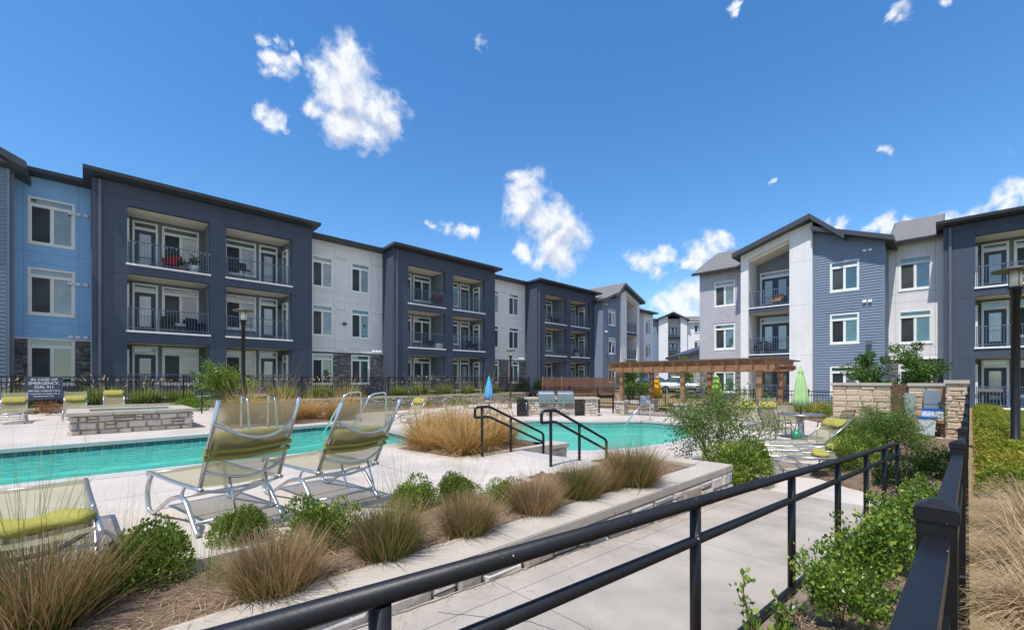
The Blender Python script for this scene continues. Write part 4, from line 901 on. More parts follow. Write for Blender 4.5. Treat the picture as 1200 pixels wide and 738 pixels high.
downpipe(left, -2.06, .0, gL - .2, gL + 9.0)
gable_module(left, gL, lambda a: 35.79 - a, -1)
mb = MB(); mb.box(11.9, 12.1, 1.3, 1.498, gL + 4.35, gL + 4.5); mb.obj('wall_light', [DARKMET], left)
panel_section(left, 48.65, 54, 1.5, gL, 9.4, [(49.6, 50.9), (52, 53.3)], WHITEW, WHITED); core(left, 48.7, 54, 1.75, 10, gL - .4, gL + 9, WHITEW); roof(left, 48.8, 54.2, .9, 12, gL + 9.65, gL + 9.2)

gR = 0.3
right = thing('apartment_building', 'grey and blue apartment building right of the pergola, tall lopsided gable over stacked balconies', 'apartment building', (32.2, 0, 0), -math.pi / 2)
gable_module(right, gR, lambda a: a, 1)
panel_section(right, -2.44, -.14, 1.2, gR, 9.42, [(-1.98, -.58)], WHITEW, WHITED, wz=(.42, 2.3))
core(right, -2.45, -.1, 1.42, 11, gR - .4, gR + 8.6, WHITEW); roof(right, -2.44, -.1, .7, 6, gR + 9.3, gR + 11.8)
dark_block(right, -.14, gR, 9.66); core(right, 9.2, 16, 1.5, 12, gR - .4, gR + 9, NAVY); stack(right, -1.4, 3, gR + 10.0); stack(right, -10.9, 2.4, gR + 10.1)
mb = MB(); mb.hexa([(-.14, -.9, gR - .35), (9.1, -.9, gR - .35), (9.1, -.02, gR - .35), (-.14, -.02, gR - .35), (-.14, -.9, gR - .03), (9.1, -.9, gR - .03), (9.1, -.02, gR - .03), (-.14, -.02, gR - .03)]); mb.obj('patio_slab', [COPE], right)

# far block across the car park and the small grey garage
fx, fy = 86.0, 38.0
far = thing('apartment_building', 'distant pale apartment block seen through the gap beyond the car park', 'apartment building', (fx, fy, 0), R(-60))
holes = []
mb = MB(); mb.box(-9, -4.5, 0, 12, 0, 14.0); mb.obj('wall', [SIDEB], far); mb = MB(); mb.box(-4.4, -2.6, -.8, 12, 0, 14.4); mb.box(-.2, 1.0, -.8, 12, 0, 14.2); mb.box(-2.6, -.2, 1.4, 12, 0, 14.2); mb.obj('wall', [WHITEW], far)
mb = MB(); mb.box(1.0, 13, 0, 12, 0, 13.2); mb.obj('wall', [WHITEW], far)
for l in (.6, 3.9, 7.2, 10.5):
    sb = MB(); sb.box(-2.6, -.2, -.6, 1.4, l - .3, l); sl = sb.obj('balcony', [NAVY], far); railing(sl, -2.58, -.22, l, -.5)
    door(sl, -2.4, l, 1.8, 2.4, 1.36, 2)
    for a in (-7.6, 2.4, 6.0, 9.6): window(far, a, a + 1.5, l + .6, l + 2.4, -.05)
mb = MB(); mb.prism([(-5, 13.9), (-1.6, 15.3), (1.4, 13.7), (1.4, 13.4), (-1.6, 15.0), (-5, 13.6)], -1.4, 12, 0, 'y'); mb.obj('roof', [DARKMET], far)
roof(far, .8, 13.4, -.6, 6, 13.4, 15.2); roof(far, -9.4, -4.6, -.6, 6, 14.1, 15.0)
gar = thing('garage', 'low grey garage with a sloping roof edge beside the right apartment building', 'garage', (*cw(20.6, 42.0), 0), R(-50))
mb = MB(); mb.prism([(-3.2, 0), (4, 0), (4, 5.9), (3.0, 6.2), (-3.2, 4.1)], 0, 7, 0, 'y'); laps(mb, -3.2, 4, .4, 3.9, 0.0); mb.obj('wall', [SIDEG], gar)
mb = MB(); mb.prism([(-3.6, 3.95), (3.0, 6.22), (4.4, 5.75), (4.4, 6.0), (3.0, 6.5), (-3.6, 4.22)], -.4, 7.4, 0, 'y'); mb.obj('roof', [DARKMET], gar)
mb = MB(); mb.box(-2.2, 1.6, -.05, -.028, .5, 2.7); 
for i in range(5): mb.box(-2.2, 1.6, -.056, -.05, .5 + i * .44, .52 + i * .44, 1)
mb.obj('garage_door', [TRIM, PIPE], gar)
# ------------------------------------------------------------------ walls, steps and rails near the viewer
def ax(px, b): u = (px - 600) / 505; return b * (CA * u + SA) / (-SA * u + CA)      # where a picture column meets a line y = b
def bx_(px, a): u = (px - 600) / 505; return a * (-SA * u + CA) / (CA * u + SA)
t = thing('planter_wall', 'long low stone planter wall with pale concrete cap beside the ramp', 'stone wall', (6.735, 2.197, 0))
mb = MB(); L = 10.7; d = math.atan(.0335); i = len(mb.v)
stones(mb, -L, -0.03, -0.05, .41, 0.014, 11, .09, .24, .16, .5, .035, .014, 0, .05); mb.box(-L, -.06, .06, .3, -.05, .41, 1); turn(mb, i, -d, (0, 0, 0))
i = len(mb.v); stones(mb, 0.03, 1.95, -.05, .41, 0.014, 12, .09, .24, .16, .45, .035, .014, 0, .05); mb.box(.06, 1.95, .06, .3, -.05, .41, 1); turn(mb, i, math.pi / 2, (0, 0, 0)); mb.obj('stone_face', [STONES, MORT], t)
mb = MB(); i = len(mb.v); cap_slabs(mb, -L - .3, -0.36, 0, .36, .41, .5, 8); turn(mb, i, -d, (0, 0, 0)); mb.box(-.36, .0, 0.005, .42, .4105, .501); mb.box(-.36, 0, .426, 1.2, .41, .5); mb.box(-.36, 0, 1.206, 1.98, .41, .5)
mb.obj('cap', [CAPS], t, bevel=.008)
t = thing('steps', 'short flight of concrete steps between the black looped handrails', 'steps', (5.1, 4.45, 0)); mb = MB()
for i in range(3): mb.box(i * .34, (i + 1) * .34 + (.02 if i < 2 else 0), -.85, .85, -.05, .5 - .167 * i - .001 - (.165 if i else .0), 0)
mb.obj('tread', [COPE], t, bevel=.01)
t = thing('cheek_wall', 'low stone cheek wall with flat cap at the foot of the handrail', 'stone wall', (5.45, 5.42, 0)); mb = MB(); stone_box(mb, 0, 1.5, 0, .4, -.05, .38, 5, hmin=.1, hmax=.18); mb.obj('stone_face', [STONES, MORT], t); mb = MB(); mb.box(-.03, 1.53, -.03, .43, .38, .46); mb.obj('cap', [CAPS], t, bevel=.008)

def loop_rail(y, x0, posts, x1, label):
    t = thing('step_handrail', label, 'handrail', (x0, y, 0), 0, 'looped handrails of the steps'); mb = MB(); r = .022
    zt, ze = 1.3, .74; xs = x0 + .3
    top = fillet([(0, 0, zt - .15), (0, 0, zt), (xs - x0, 0, zt), (x1 - x0, 0, ze), (x1 - x0, 0, -.02)], .07); mb.tube(top, r, 8)
    low = fillet([(0, 0, zt - .1), (0, 0, zt - .165), (xs - x0, 0, zt - .165), (x1 - x0, 0, ze - .165)], .06); mb.tube(low, r * .95, 8); mb.obj('rail', [BLACKR], t)
    for p in posts:
        k = max(0, (p - xs) / (x1 - xs)); mb = MB(); mb.tube([(p - x0, 0, max(0, .5 - .5 * max(0, p - 5.1) / 1.0) - .02), (p - x0, 0, zt - k * (zt - ze))], r, 8); mb.obj('post', [BLACKR], t)
loop_rail(5.28, 4.4, (4.55, 5.2), 6.05, 'black looped step handrail beside the big mound of golden grass')
loop_rail(3.98, 4.52, (4.72, 5.4), 6.15, 'black looped step handrail nearer the brown planter grasses, right of its twin')

# ramp handrail with kerb
t = thing('ramp_handrail', 'black pipe handrail running down the open side of the concrete ramp', 'handrail', (.44, brail(.44), 0)); o = t.location.copy(); H = .87
P = lambda a, h: (a - o.x, brail(a) - o.y, zrail(a) + h - H)
mb = MB(); mb.tube(fillet([P(-2.5, H), P(8.3, H), (8.35 - o.x, brail(8.3) - o.y, zrail(8.3) - .17)], .05, 5), .024, 12); mb.obj('top_rail', [BLACKR], t)
mb = MB(); mb.tube([P(-2.5, H - .165), P(8.3, H - .165)], .021, 12); mb.obj('middle_rail', [BLACKR], t)
mb = MB(); mb.tube([(a - o.x, brail(a) - o.y, zpipe(a)) for a in (-2.5, 8.28)], .022, 10); mb.obj('bottom_rail', [BLACKR], t)
for a in (-.95, .44, 1.9, 3.29, 4.6, 5.9, 7.1, 8.28):
    mb = MB(); mb.tube([(a - o.x, brail(a) - o.y, zpipe(a) - .1), P(a, H - .02)], .0235, 12); mb.obj('post', [BLACKR], t)
t = thing('kerb', 'concrete kerb under the ramp handrail, stained at the planting side', 'kerb', (0, 0, 0)); mb = MB()
mb.hexa([(-3, brail(-3) - .09, -.1), (8.33, brail(8.33) - .09, -.1), (8.33, brail(8.33) + .012, -.1), (-3, brail(-3) + .012, -.1), (-3, brail(-3) - .09, zpipe(-3) - .03), (8.33, brail(8.33) - .09, zpipe(8.33) - .03), (8.33, brail(8.33) + .012, zpipe(8.33) - .03), (-3, brail(-3) + .012, zpipe(-3) - .03)])
mb.obj('kerb_body', [mat('stained_kerb', srgb(140, 124, 108), .9, var=.25, vscale=5, bump=.4, dirt=.35)], t)

# ------------------------------------------------------------------ fences
def fence(name, label, pts, post=.07, rail=.045, gap=.11, pk=.018, group=None, low=.1):
    """pts: x, y, ground z, post-top z; one post at each point, one racked panel between two"""
    x, y, z, h = pts[0]; t = thing(name, label, 'fence', (x, y, 0), 0, group)
    for i, (a, b, g, tp) in enumerate(pts):
        q = post / 2; ang = math.atan2(pts[min(i + 1, len(pts) - 1)][1] - pts[max(i - 1, 0)][1], pts[min(i + 1, len(pts) - 1)][0] - pts[max(i - 1, 0)][0])
        mb = MB(); mb.box(-q, q, -q, q, g - .1, tp - .028); e = q * 1.14
        mb.box(-e, e, -e, e, tp - .05, tp - .018); mb.hexa([(-e, -e, tp - .018), (e, -e, tp - .018), (e, e, tp - .018), (-e, e, tp - .018), (-q * .3, -q * .3, tp), (q * .3, -q * .3, tp), (q * .3, q * .3, tp), (-q * .3, q * .3, tp)])
        mb.obj('fence_post', [BLACK], t, (a - x, b - y, 0), ang, bevel=.003 if post > .065 and i < 6 else 0)
    for (a, b) in zip(pts, pts[1:]):
        mb = MB(); p, q = Vector((a[0] - x, a[1] - y, 0)), Vector((b[0] - x, b[1] - y, 0)); d = q - p; L = d.length; ta, tb = a[3] - .085, b[3] - .085; ga, gb = a[2] + low, b[2] + low
        for (za, zb) in ((ta - rail / 2, tb - rail / 2), (ta - .2, tb - .2), (ga, gb)): mb.beam(p + Vector((0, 0, za)), q + Vector((0, 0, zb)), rail, rail)
        n = max(2, int(L / gap))
        for k in range(1, n):
            f = k / n; c = p + d * f; za, zb = ga + (gb - ga) * f - .05, ta + (tb - ta) * f - rail * .5; mb.box(c.x - pk / 2, c.x + pk / 2, c.y - pk / 2, c.y + pk / 2, za, zb)
        mb.obj('fence_panel', [BLACK], t)
    return t
tops = [(-3.6, 1.62), (-1.04, 1.56), (1.457, 1.462), (3.95, 1.36), (6.45, 1.25), (8.95, 1.16), (11.4, 1.14), (13.9, 1.22), (16.4, 1.36), (18.9, 1.44), (21.3, 1.46), (23.7, 1.46)]
fence('picket_fence', 'near black picket fence with pyramid post caps beside the ramp shrubs', [(a, bfen(a), max(.0, z - 1.3), z) for a, z in tops], .07, .046, .105, .019)
fence('picket_fence', 'black picket fence on top of the retaining wall along the navy apartment row', [(-14 + i * 2.43, 23.2, .74, 1.93) for i in range(17)], .06, .036)
fence('picket_fence', 'black picket fence crossing behind the pergola before the dry lawn', [(24.0, 23.2 - i * 2.33, .1, 1.28) for i in range(11)], .06, .036)
t = thing('retaining_wall', 'long pale rubble retaining wall under the black fence behind the upper pool', 'stone wall', (-12, 22.8, 0)); mb = MB()
stones(mb, 0, 18.4, .48, .64, 0, 21, .07, .12, .12, .4, .05, .03, 0, .1); stones(mb, 18.5, 36.4, -.02, .64, 0, 22, .1, .2, .14, .44, .06, .034, 0, .1); mb.box(18.5, 36.4, .06, .4, -.1, .62, 1); mb.box(0, 18.5, .06, .4, .4, .62, 1); mb.obj('stone_face', [STONES, MORT], t)
mb = MB(); rg = random.Random(3); x = 0
while x < 36.4: w = min(rg.uniform(.5, 1.1), 36.4 - x); mb.box(x, x + w - .012, -.05, .4, .64, .72 + rg.uniform(-.012, .012)); x += w
mb.obj('cap', [CAPS], t)
for k, (xa, ya, xb, yb, lab) in enumerate(((27.1, 21.7, 29.2, 18.2, 'horizontal cedar slat screen beyond the grill counter, the wider and nearer of two'), (26.4, 23.1, 27.3, 21.9, 'short cedar slat screen further back, partly hidden by the wider screen'))):
    p, q = Vector((xa, ya, 0)), Vector((xb, yb, 0)); L = (q - p).length; t = thing('slat_screen', lab, 'fence', p, math.atan2(q.y - p.y, q.x - p.x), 'cedar slat screens'); mb = MB()
    for i in range(9): mb.box(0, L, -.02, .02, .22 + i * .185, .37 + i * .185)
    mb.obj('slat_panel', [WOODD], t)
    for i in range(3): mb = MB(); mb.box(i * L / 2 - .06, i * L / 2 + .06, .021, .13, 0, 1.93); mb.obj('fence_post', [WOOD], t)

# ------------------------------------------------------------------ pool furniture
def lounger(name, label, loc, d, th, pillow=.6, group='sling sun loungers', straps=True, pil=True):
    """sling sun lounger: origin under the hinge, foot towards d"""
    t = thing(name, label, 'sun lounger', loc, math.atan2(-d[0], d[1]), group); W = .31; S = .37; k = 'L%.2f' % th
    cz, sz = math.cos(th), math.sin(th); B = lambda s, n=0: (-s * cz + n * sz, S + s * sz + n * cz)      # point at s up the back, n in front of it
    def frame():
        mb = MB()
        for x in (-W, W):
            mb.tube(curve_pts([(x, 1.22, S - .03), (x, 1.15, S - .005), (x, .6, S - .012), (x, -.05, S)], 4), .017, 8)
            mb.tube(fillet([(x, 1.12, S - .02), (x * 1.06, 1.17, .2), (x * 1.06, 1.12, .016), (x * 1.06, .98, .016), (x * 1.06, .55, .22), (x * 1.06, .38, .265), (x * 1.06, .24, .26), (x * 1.06, .02, .05), (x * 1.06, -.04, .012)], .06, 4), .021, 8, flat=.75)
            mb.tube([(x, .3, S - .01), (x * 1.06, .33, .26)], .014, 6)
        mb.tube([(-W, 1.22, S - .03), (W, 1.22, S - .03)], .019, 8); mb.tube([(-W * 1.06, .6, .2), (W * 1.06, .6, .2)], .014, 6)
        mb.tube(curve_pts([(-W, .02, S - .02), (0, .02, S - .07), (W, .02, S - .02)], 5), .014, 6); mb.tube([(-W * 1.06, .06, .09), (W * 1.06, .06, .09)], .014, 6)
        return mb.mesh('frame', [ALU])
    place('frame', cached('lf', frame), t)
    def back():
        mb = MB()
        for x in (-W, W): mb.tube([(x, *B(-.02)), (x, *B(.80))], .016, 8)
        for s, sag in ((.60, .13), (.17, .08)):
            mb.tube(curve_pts([(-W, *B(s)), (-W * .5, *B(s - sag * .4, -sag * .8)), (0, *B(s - sag * .6, -sag)), (W * .5, *B(s - sag * .4, -sag * .8)), (W, *B(s))], 5), .013, 8)
        if th > .3:
            for x in (-W * .45, W * .45): p = B(.13, -.05); mb.tube([(x, *p), (x, p[0] - .12, S - .17), (x, -.02, .1)], .011, 6)
        return mb.mesh('back_frame', [ALU])
    place('back_frame', cached('lb' + k, back), t)
    def sl():
        mb = MB(); n = 8
        rows = [(1.2 - i * 1.2 / n, S + .012 - .022 * math.sin(math.pi * i / n)) for i in range(n + 1)]
        def strip(rows, nx=6):
            V = [[(-W + 2 * W * j / nx, y - 0.0, z - .02 * math.sin(math.pi * j / nx)) for j in range(nx + 1)] for (y, z) in rows]
            for a, b in zip(V, V[1:]):
                for j in range(nx): mb.quad(a[j], a[j + 1], b[j + 1], b[j]); mb.sm[-1] = True
        strip(rows); strip([B(.02 + .76 * i / n, .012 - .02 * math.sin(math.pi * i / n)) for i in range(n + 1)]); return mb.mesh('sling', [SLING])
    s = place('sling', cached('ls' + k, sl), t)
    if pil:
        def pw():
            rg = random.Random(2); mb = MB(); n, m = 14, 12; V = []
            for i in range(n + 1):
                u = -1 + 2 * i / n; e = (1 - abs(u) ** 6) ** .35 if abs(u) < 1 else 0; row = []
                for j in range(m):
                    a = 2 * math.pi * j / m; c, q = math.cos(a), math.sin(a)
                    ss = pillow * .78 + .125 * (.25 + .75 * e) * math.copysign(abs(c) ** .7, c) + rg.uniform(-.004, .004); nn = .042 + .042 * (.3 + .7 * e) * math.copysign(abs(q) ** .8, q) + rg.uniform(-.006, .006) + .008 * math.sin(7 * u + j)
                    row.append((u * (W - .005), *B(ss, nn)))
                V.append(row)
            base = len(mb.v)
            for r_ in V: mb.v += r_
            for i in range(n):
                for j in range(m): mb.f.append((base + i * m + j, base + i * m + (j + 1) % m, base + (i + 1) * m + (j + 1) % m, base + (i + 1) * m + j)); mb.m.append(0); mb.t.append(.5); mb.sm.append(True)
            for r_ in (0, n): mb.f.append(tuple(base + r_ * m + j for j in range(m))); mb.m.append(0); mb.t.append(.5); mb.sm.append(False)
            if straps:
                for ds, wv in ((-.02, .03), (-.085, .032)):
                    pts = [(-W - .02, *B(pillow * .78 + ds, .03)), (-W - .022, *B(pillow * .78 + ds, -.025)), (0, *B(pillow * .78 + ds - .012, -.034)), (W + .022, *B(pillow * .78 + ds + .015, -.025)), (W + .02, *B(pillow * .78 + ds, .03))]
                    for a, b in zip(pts, pts[1:]): up = Vector((0, -cz, sz)) * wv; mb.quad(a, b, tuple(Vector(b) + up), tuple(Vector(a) + up))
            return mb.mesh('pillow', [PILLOW])
        place('pillow', cached('lp%s%.2f%d' % (k, pillow, straps), pw), t)
    return t
lounger('sun_lounger', 'nearer left raised sling lounger seen from behind with two olive straps', (.95, 4.24, .5), (-.18, .98), R(64), .47)
lounger('sun_lounger', 'raised sling lounger seen from behind, leaning right of its near neighbour by the pool', (1.86, 4.2, .5), (-.12, .99), R(58), .42)
lounger('sun_lounger', 'flat lounger with long yellow towel roll at the left picture edge', (-.27, 4.16, .5), (-.03, 1), R(1), .62, straps=False)
def cwd(X, Y): v = Vector(cw(X, Y)); return v.normalized()
for i, (a, b, lab) in enumerate(((-1.38, 19.2, 'raised lounger facing the pool at the far left, before the dark emergency sign'), (-.12, 19.6, 'raised lounger facing the pool, middle one behind the stone spa block'), (.78, 19.5, 'raised lounger facing the pool, rightmost behind the stone spa block'))):
    lounger('sun_lounger', lab, (a - .1, b - .1, .5), (0, -1), R(52), .56 if i < 2 else .85, straps=False).scale = (.82, .86, .86)
lounger('sun_lounger', 'small far lounger with yellow pillow in front of the rubble retaining wall', (9.6, 15.4, 0), (-.95, -.3), R(55), .7, straps=False)
lounger('sun_lounger', 'small far lounger lying flat right of the one with raised back, before the rubble wall', (10.6, 14.6, 0), (-.9, -.45), R(8), .7, straps=False, pil=False)
def cwd(X, Y): v = Vector(cw(X, Y)); return v.normalized()
lounger('sun_lounger', 'lounger with steep raised back and yellow pillow beside the round table', (*cw(6.68, 9.5), 0), cwd(-1, 0), R(42), .75, straps=False)
lounger('sun_lounger', 'flat lounger with yellow pillow lying between its two neighbours near the corner shrubs', (*cw(5.75, 8.55), 0), cwd(-1, .47), R(2), .7, straps=False)
lounger('sun_lounger', 'flat lounger with yellow pillow nearest the ramp', (*cw(5.02, 7.95), 0), cwd(-1, .6), R(2), .7, straps=False)
lounger('sun_lounger', 'raised lounger with yellow pillow left of its twin below the pergola', (*cw(8.6, 15.6), 0), cwd(-.1, -1), R(62), .6, straps=False)
lounger('sun_lounger', 'raised lounger with yellow pillow below the right pergola post', (*cw(9.45, 15.7), 0), cwd(-.1, -1), R(62), .6, straps=False)
def chair(label, loc, rz, frame=None, fab=None, group='sling dining chairs'):
    t = thing('dining_chair', label, 'chair', loc, rz, group)
    def fr():
        mb = MB()
        for x in (-.26, .26):
            mb.tube(fillet([(x, .26, .012), (x, .24, .40), (x, -.2, .37), (x * .98, -.42, .92)], .05), .014, 6); mb.tube(fillet([(x * 1.02, -.38, .012), (x * 1.02, -.2, .40), (x * 1.04, -.28, .60), (x * 1.04, .2, .61), (x * 1.02, .24, .42)], .06), .013, 6)
        mb.tube([(-.26, .25, .38), (.26, .25, .38)], .012, 6); mb.tube([(-.255, -.42, .92), (.255, -.42, .92)], .013, 6); return mb.mesh('frame', [BRONZE])
    place('frame', cached('cf', fr), t)
    def sl():
        mb = MB(); p = curve_pts([(0, .25, .40), (0, 0, .375), (0, -.17, .38), (0, -.24, .47), (0, -.42, .91)], 4)
        for a, b in zip(p, p[1:]): mb.quad((-.25, a.y, a.z), (.25, a.y, a.z), (.25, b.y, b.z), (-.25, b.y, b.z)); mb.sm[-1] = True
        return mb.mesh('sling', [SLING])
    place('sling', cached('cs', sl), t); return t
def table(label, loc, r=.6, h=.72, top=None):
    t = thing('round_table', label, 'table', loc); mb = MB(); mb.lathe([(r, h - .035), (r + .008, h - .02), (r, h), (.03, h + .002)], 28); mb.obj('table_top', [top or GRIT], t)
    mb = MB(); mb.lathe([(.24, 0), (.24, .03), (.08, .06), (.07, .3), (.055, h - .03)], 14); mb.obj('leg', [ALU], t); return t
def umbrella(label, loc, colr, h=2.1, can=1.1, r=.23, cap=True):
    t = thing('parasol', label, 'parasol', loc, 0, 'closed parasols'); mb = MB(); mb.tube([(0, 0, .0), (0, 0, h - .02)], .021, 8); mb.obj('pole', [BRONZE], t)
    rg = random.Random(int(loc[0] * 10)); ph = rg.uniform(0, 6)
    f = lambda th, z: 1 + (.11 * math.cos(8 * th + ph) + .06 * math.sin(3 * th + ph + z * .5)) * min(1, (h - z) * 2.2)
    mb = MB(); prof = [(r * .78, h - can - .02), (r, h - can), (r * .93, h - can * .8), (r * .72, h - can * .5), (r * .5, h - can * .25), (r * .36, h - can * .14)]
    mb.lathe(prof, 64, fold=f); mb.obj('canopy', [colr], t)
    mb = MB(); mb.lathe([(r * .42, h - can * .2), (r * .30, h - can * .07), (.03, h - .01)], 24, fold=lambda th, z: 1 + .1 * math.cos(8 * th)); mb.lathe([(.028, h - .01), (.03, h + .02), (.012, h + .05)], 10); mb.obj('top_vent', [colr], t); return t
U_G = umb('mint_canvas', srgb(172, 206, 140)); U_Y = umb('amber_canvas', srgb(226, 168, 34)); U_B = umb('azure_canvas', srgb(64, 166, 218)); U_L = umb('lime_canvas', srgb(158, 200, 92))
ta, tb = cw(8.57, 12.8)
table('round grey table with closed mint green parasol through it', (ta, tb, 0)); umbrella('closed mint green parasol standing in the round grey table', (ta, tb, 0), U_G, 2.08, 1.12, .195)
chair('sling chair left of the table with the mint green parasol', (*cw(7.55, 12.3), 0), R(-44.7 - 72)); chair('sling chair on the far side of the table with the mint green parasol', (*cw(8.9, 13.75), 0), R(-44.7 + 170))
chair('sling chair right of the table with the mint green parasol, behind the raised lounger back', (*cw(9.55, 12.2), 0), R(-44.7 + 70)); chair('sling chair in front of the table with the mint green parasol', (*cw(8.75, 11.75), 0), R(-44.7 + 20))
o = thing('watering_jug', 'small round green jug standing under the grey table', 'jug', (*cw(8.15, 12.35), 0)); mb = MB(); mb.lathe([(.09, 0), (.14, .05), (.15, .13), (.12, .22), (.06, .27), (.06, .3)], 18); mb.obj('jug_body', [mat('green_plastic', srgb(44, 128, 88), .35)], o); mb = MB(); mb.tube(fillet([(.05, 0, .28), (.18, 0, .3), (.15, 0, .12)], .05), .014, 6); mb.obj('handle', [mat('green_plastic', srgb(44, 128, 88), .35)], o)
ya, yb = 22.4, bx_(770, 22.4)
table('round table with closed amber parasol at the left end of the pergola', (ya, yb, 0), .55); umbrella('closed amber yellow parasol at the left end of the pergola', (ya, yb, 0), U_Y, 1.92, 1.2, .28)
chair('sling chair with a grey towel over its back, left of the amber parasol', (19.6, 10.5, 0), R(-60)); chair('sling chair right of the amber parasol under the pergola', (20.3, 9.2, 0), R(20))
o = tag(MB().hexa([(-.24, -.47, .5), (.24, -.47, .5), (.24, -.44, .5), (-.24, -.44, .5), (-.22, -.5, .94), (.22, -.5, .94), (.22, -.4, .95), (-.22, -.4, .95)]).obj('towel', [mat('grey_towel', srgb(170, 176, 186), .95, var=.35, vscale=9)], None, (19.6, 10.5, 0), R(-60)), 'grey patterned towel hung over a chair back near the amber parasol', 'towel')
umbrella('closed lime green parasol seen behind the airy shrub and the pergola', (22.4, bx_(840, 22.4), 0), U_L, 1.95, 1.1, .28); table('round table with lime green parasol behind the pergola', (22.4, bx_(840, 22.4), 0), .5)
ba, bb = cw(-1.12, 21.0)
umbrella('closed azure blue parasol near the rubble retaining wall', (ba, bb, 0), U_B, 1.86, 1.08, .21); table('small round table with azure blue parasol', (ba, bb, 0), .5)
chair('far sling chair right of the azure blue parasol', (*cw(-.35, 20.2), 0), R(30)); chair('far sling chair left of the azure blue parasol', (*cw(-1.95, 20.4), 0), R(-110))

t = thing('pool_spa', 'raised rectangular stone spa block with pale flat cap on the pool deck', 'spa', (-.25, 13.6, .5)); mb = MB(); stone_box(mb, 0, 2.2, 0, 1.9, -.02, .42, 41, hmin=.09, hmax=.19, wmin=.12, wmax=.36, rough=.045, gap=.018); mb.obj('stone_face', [STONES, MORT], t)
mb = MB(); cap_slabs(mb, -.07, 2.27, -.07, .33, .42, .5, 3); cap_slabs(mb, -.07, 2.27, 1.57, 1.97, .42, .5, 3); mb.box(-.07, .33, .336, 1.564, .42, .5); mb.box(1.87, 2.27, .336, 1.564, .42, .5); mb.obj('cap', [CAPS], t, bevel=.01)
mb = MB(); mb.quad((.34, .34, .43), (1.86, .34, .43), (1.86, 1.56, .43), (.34, 1.56, .43)); mb.obj('water', [WATER], t)

# pool rails
def grab(label, pts, group='polished pool rails'):
    x, y, z = pts[0]; mb = MB(); mb.tube(fillet([(p[0] - x, p[1] - y, p[2] - z) for p in pts], .13, 6), .024, 10); mb.lathe([(.05, -.0), (.05, .02)], 10)
    return tag(mb.obj('grab_rail', [CHROME], None, (x, y, z)), label, 'pool rail', group)
grab('polished pool grab rail behind the nearer raised lounger, left of the pair', [(2.75, 12.35, .5), (2.75, 12.3, 1.35), (2.75, 11.75, 1.3), (2.75, 11.5, .3)])
grab('polished pool grab rail behind the nearer raised lounger, right of the pair', [(3.35, 12.35, .5), (3.35, 12.3, 1.35), (3.35, 11.75, 1.3), (3.35, 11.5, .3)])
grab('polished curved pool rail left of the second raised lounger back', [(5.7, 12.0, .5), (5.7, 12.0, 1.4), (5.2, 11.9, 1.35), (4.5, 11.75, .25)])
grab('polished curved pool rail showing over the second raised lounger back', [(5.9, 10.9, .5), (5.9, 10.9, 1.4), (5.4, 10.8, 1.35), (4.7, 10.7, .25)])
grab('slanting steel stair rail at the far edge of the lower pool near the amber parasol', [(16.9, 8.8, 0), (16.9, 8.8, .88), (16.5, 8.85, .86), (15.1, 8.95, -.1)])
t = thing('handrail', 'short black two post handrail beside the poolside golden grass', 'handrail', (3.0, 19.0, .5)); mb = MB(); mb.tube(fillet([(0, 0, 0), (0, 0, .82), (.85, 0, .82), (.85, 0, 0)], .05), .022, 8); mb.tube([(0, 0, .6), (.85, 0, .6)], .018, 8); mb.obj('rail', [BLACKR], t)

# lamps
def lamp(label, loc, h=3.55):
    t = thing('lamp_post', label, 'lamp post', loc, 0, 'black lamp posts'); mb = MB(); mb.lathe([(.11, -.05), (.11, .04), (.062, .07), (.058, h - .55), (.075, h - .54), (.075, h - .44), (.1, h - .43), (.1, h - .39)], 16); mb.obj('pole', [BLACK], t)
    mb = MB(); mb.lathe([(.088, h - .39), (.088, h - .1)], 20); mb.obj('lamp_glass', [LAMPG], t); mb = MB()
    for i in range(4): a = i * math.pi / 2 + .4; mb.tube([(.092 * math.cos(a), .092 * math.sin(a), h - .39), (.092 * math.cos(a), .092 * math.sin(a), h - .08)], .006, 5)
    mb.lathe([(.3, h - .1), (.31, h - .075), (.12, h - .03), (.03, h)], 28); mb.obj('lamp_hood', [mat('lamp_hood', srgb(92, 86, 78), .5)], t); return t
lamp('tall black lamp post with disc hood behind the nearer raised lounger', (3.65, 16.1, .5)); lamp('far black lamp post beside the azure blue parasol', (18.2, 18.5, 0)); lamp('black lamp post with disc hood in the yellow green hedge at the right', (11.95, -.87, .3), 3.5)

# sign on the fence
t = thing('warning_sign', 'slate blue emergency sign with white lettering on the black fence', 'sign', (-1.52, 23.12, 1.03)); mb = MB(); mb.box(0, .92, -.02, .0, 0, .8); mb.obj('sign_panel', [SIGNM], t)
mb = MB(); mb.box(-.012, .932, -.03, .01, -.012, .0); mb.box(-.012, .932, -.03, .01, .8, .812); mb.box(-.012, 0, -.03, .01, 0, .8); mb.box(.92, .932, -.03, .01, 0, .8); mb.obj('sign_frame', [PIPE], t)
def text(s, size, x, z, width, par, m, y=-.024):
    cu = bpy.data.curves.new('lettering', 'FONT'); cu.body = s; cu.size = size; cu.align_x = 'CENTER'; cu.extrude = .001; cu.offset = .002; cu.resolution_u = 2
    o = bpy.data.objects.new('lettering', cu); COL.objects.link(o); bpy.context.view_layer.update()
    me = bpy.data.meshes.new_from_object(o); bpy.data.objects.remove(o); me.materials.clear(); me.materials.append(m); me.name = 'lettering'
    xs = [v.co.x for v in me.vertices]; f = width / (max(xs) - min(xs))
    for v in me.vertices: v.co = Vector((v.co.x * f, -v.co.z, v.co.y))
    return place('lettering', me, par, (x, y, z))
text('IN CASE OF', .14, .46, .655, .66, t, SIGNT); text('EMERGENCY,', .14, .46, .52, .76, t, SIGNT); text('DIAL 911', .14, .46, .385, .46, t, SIGNT)
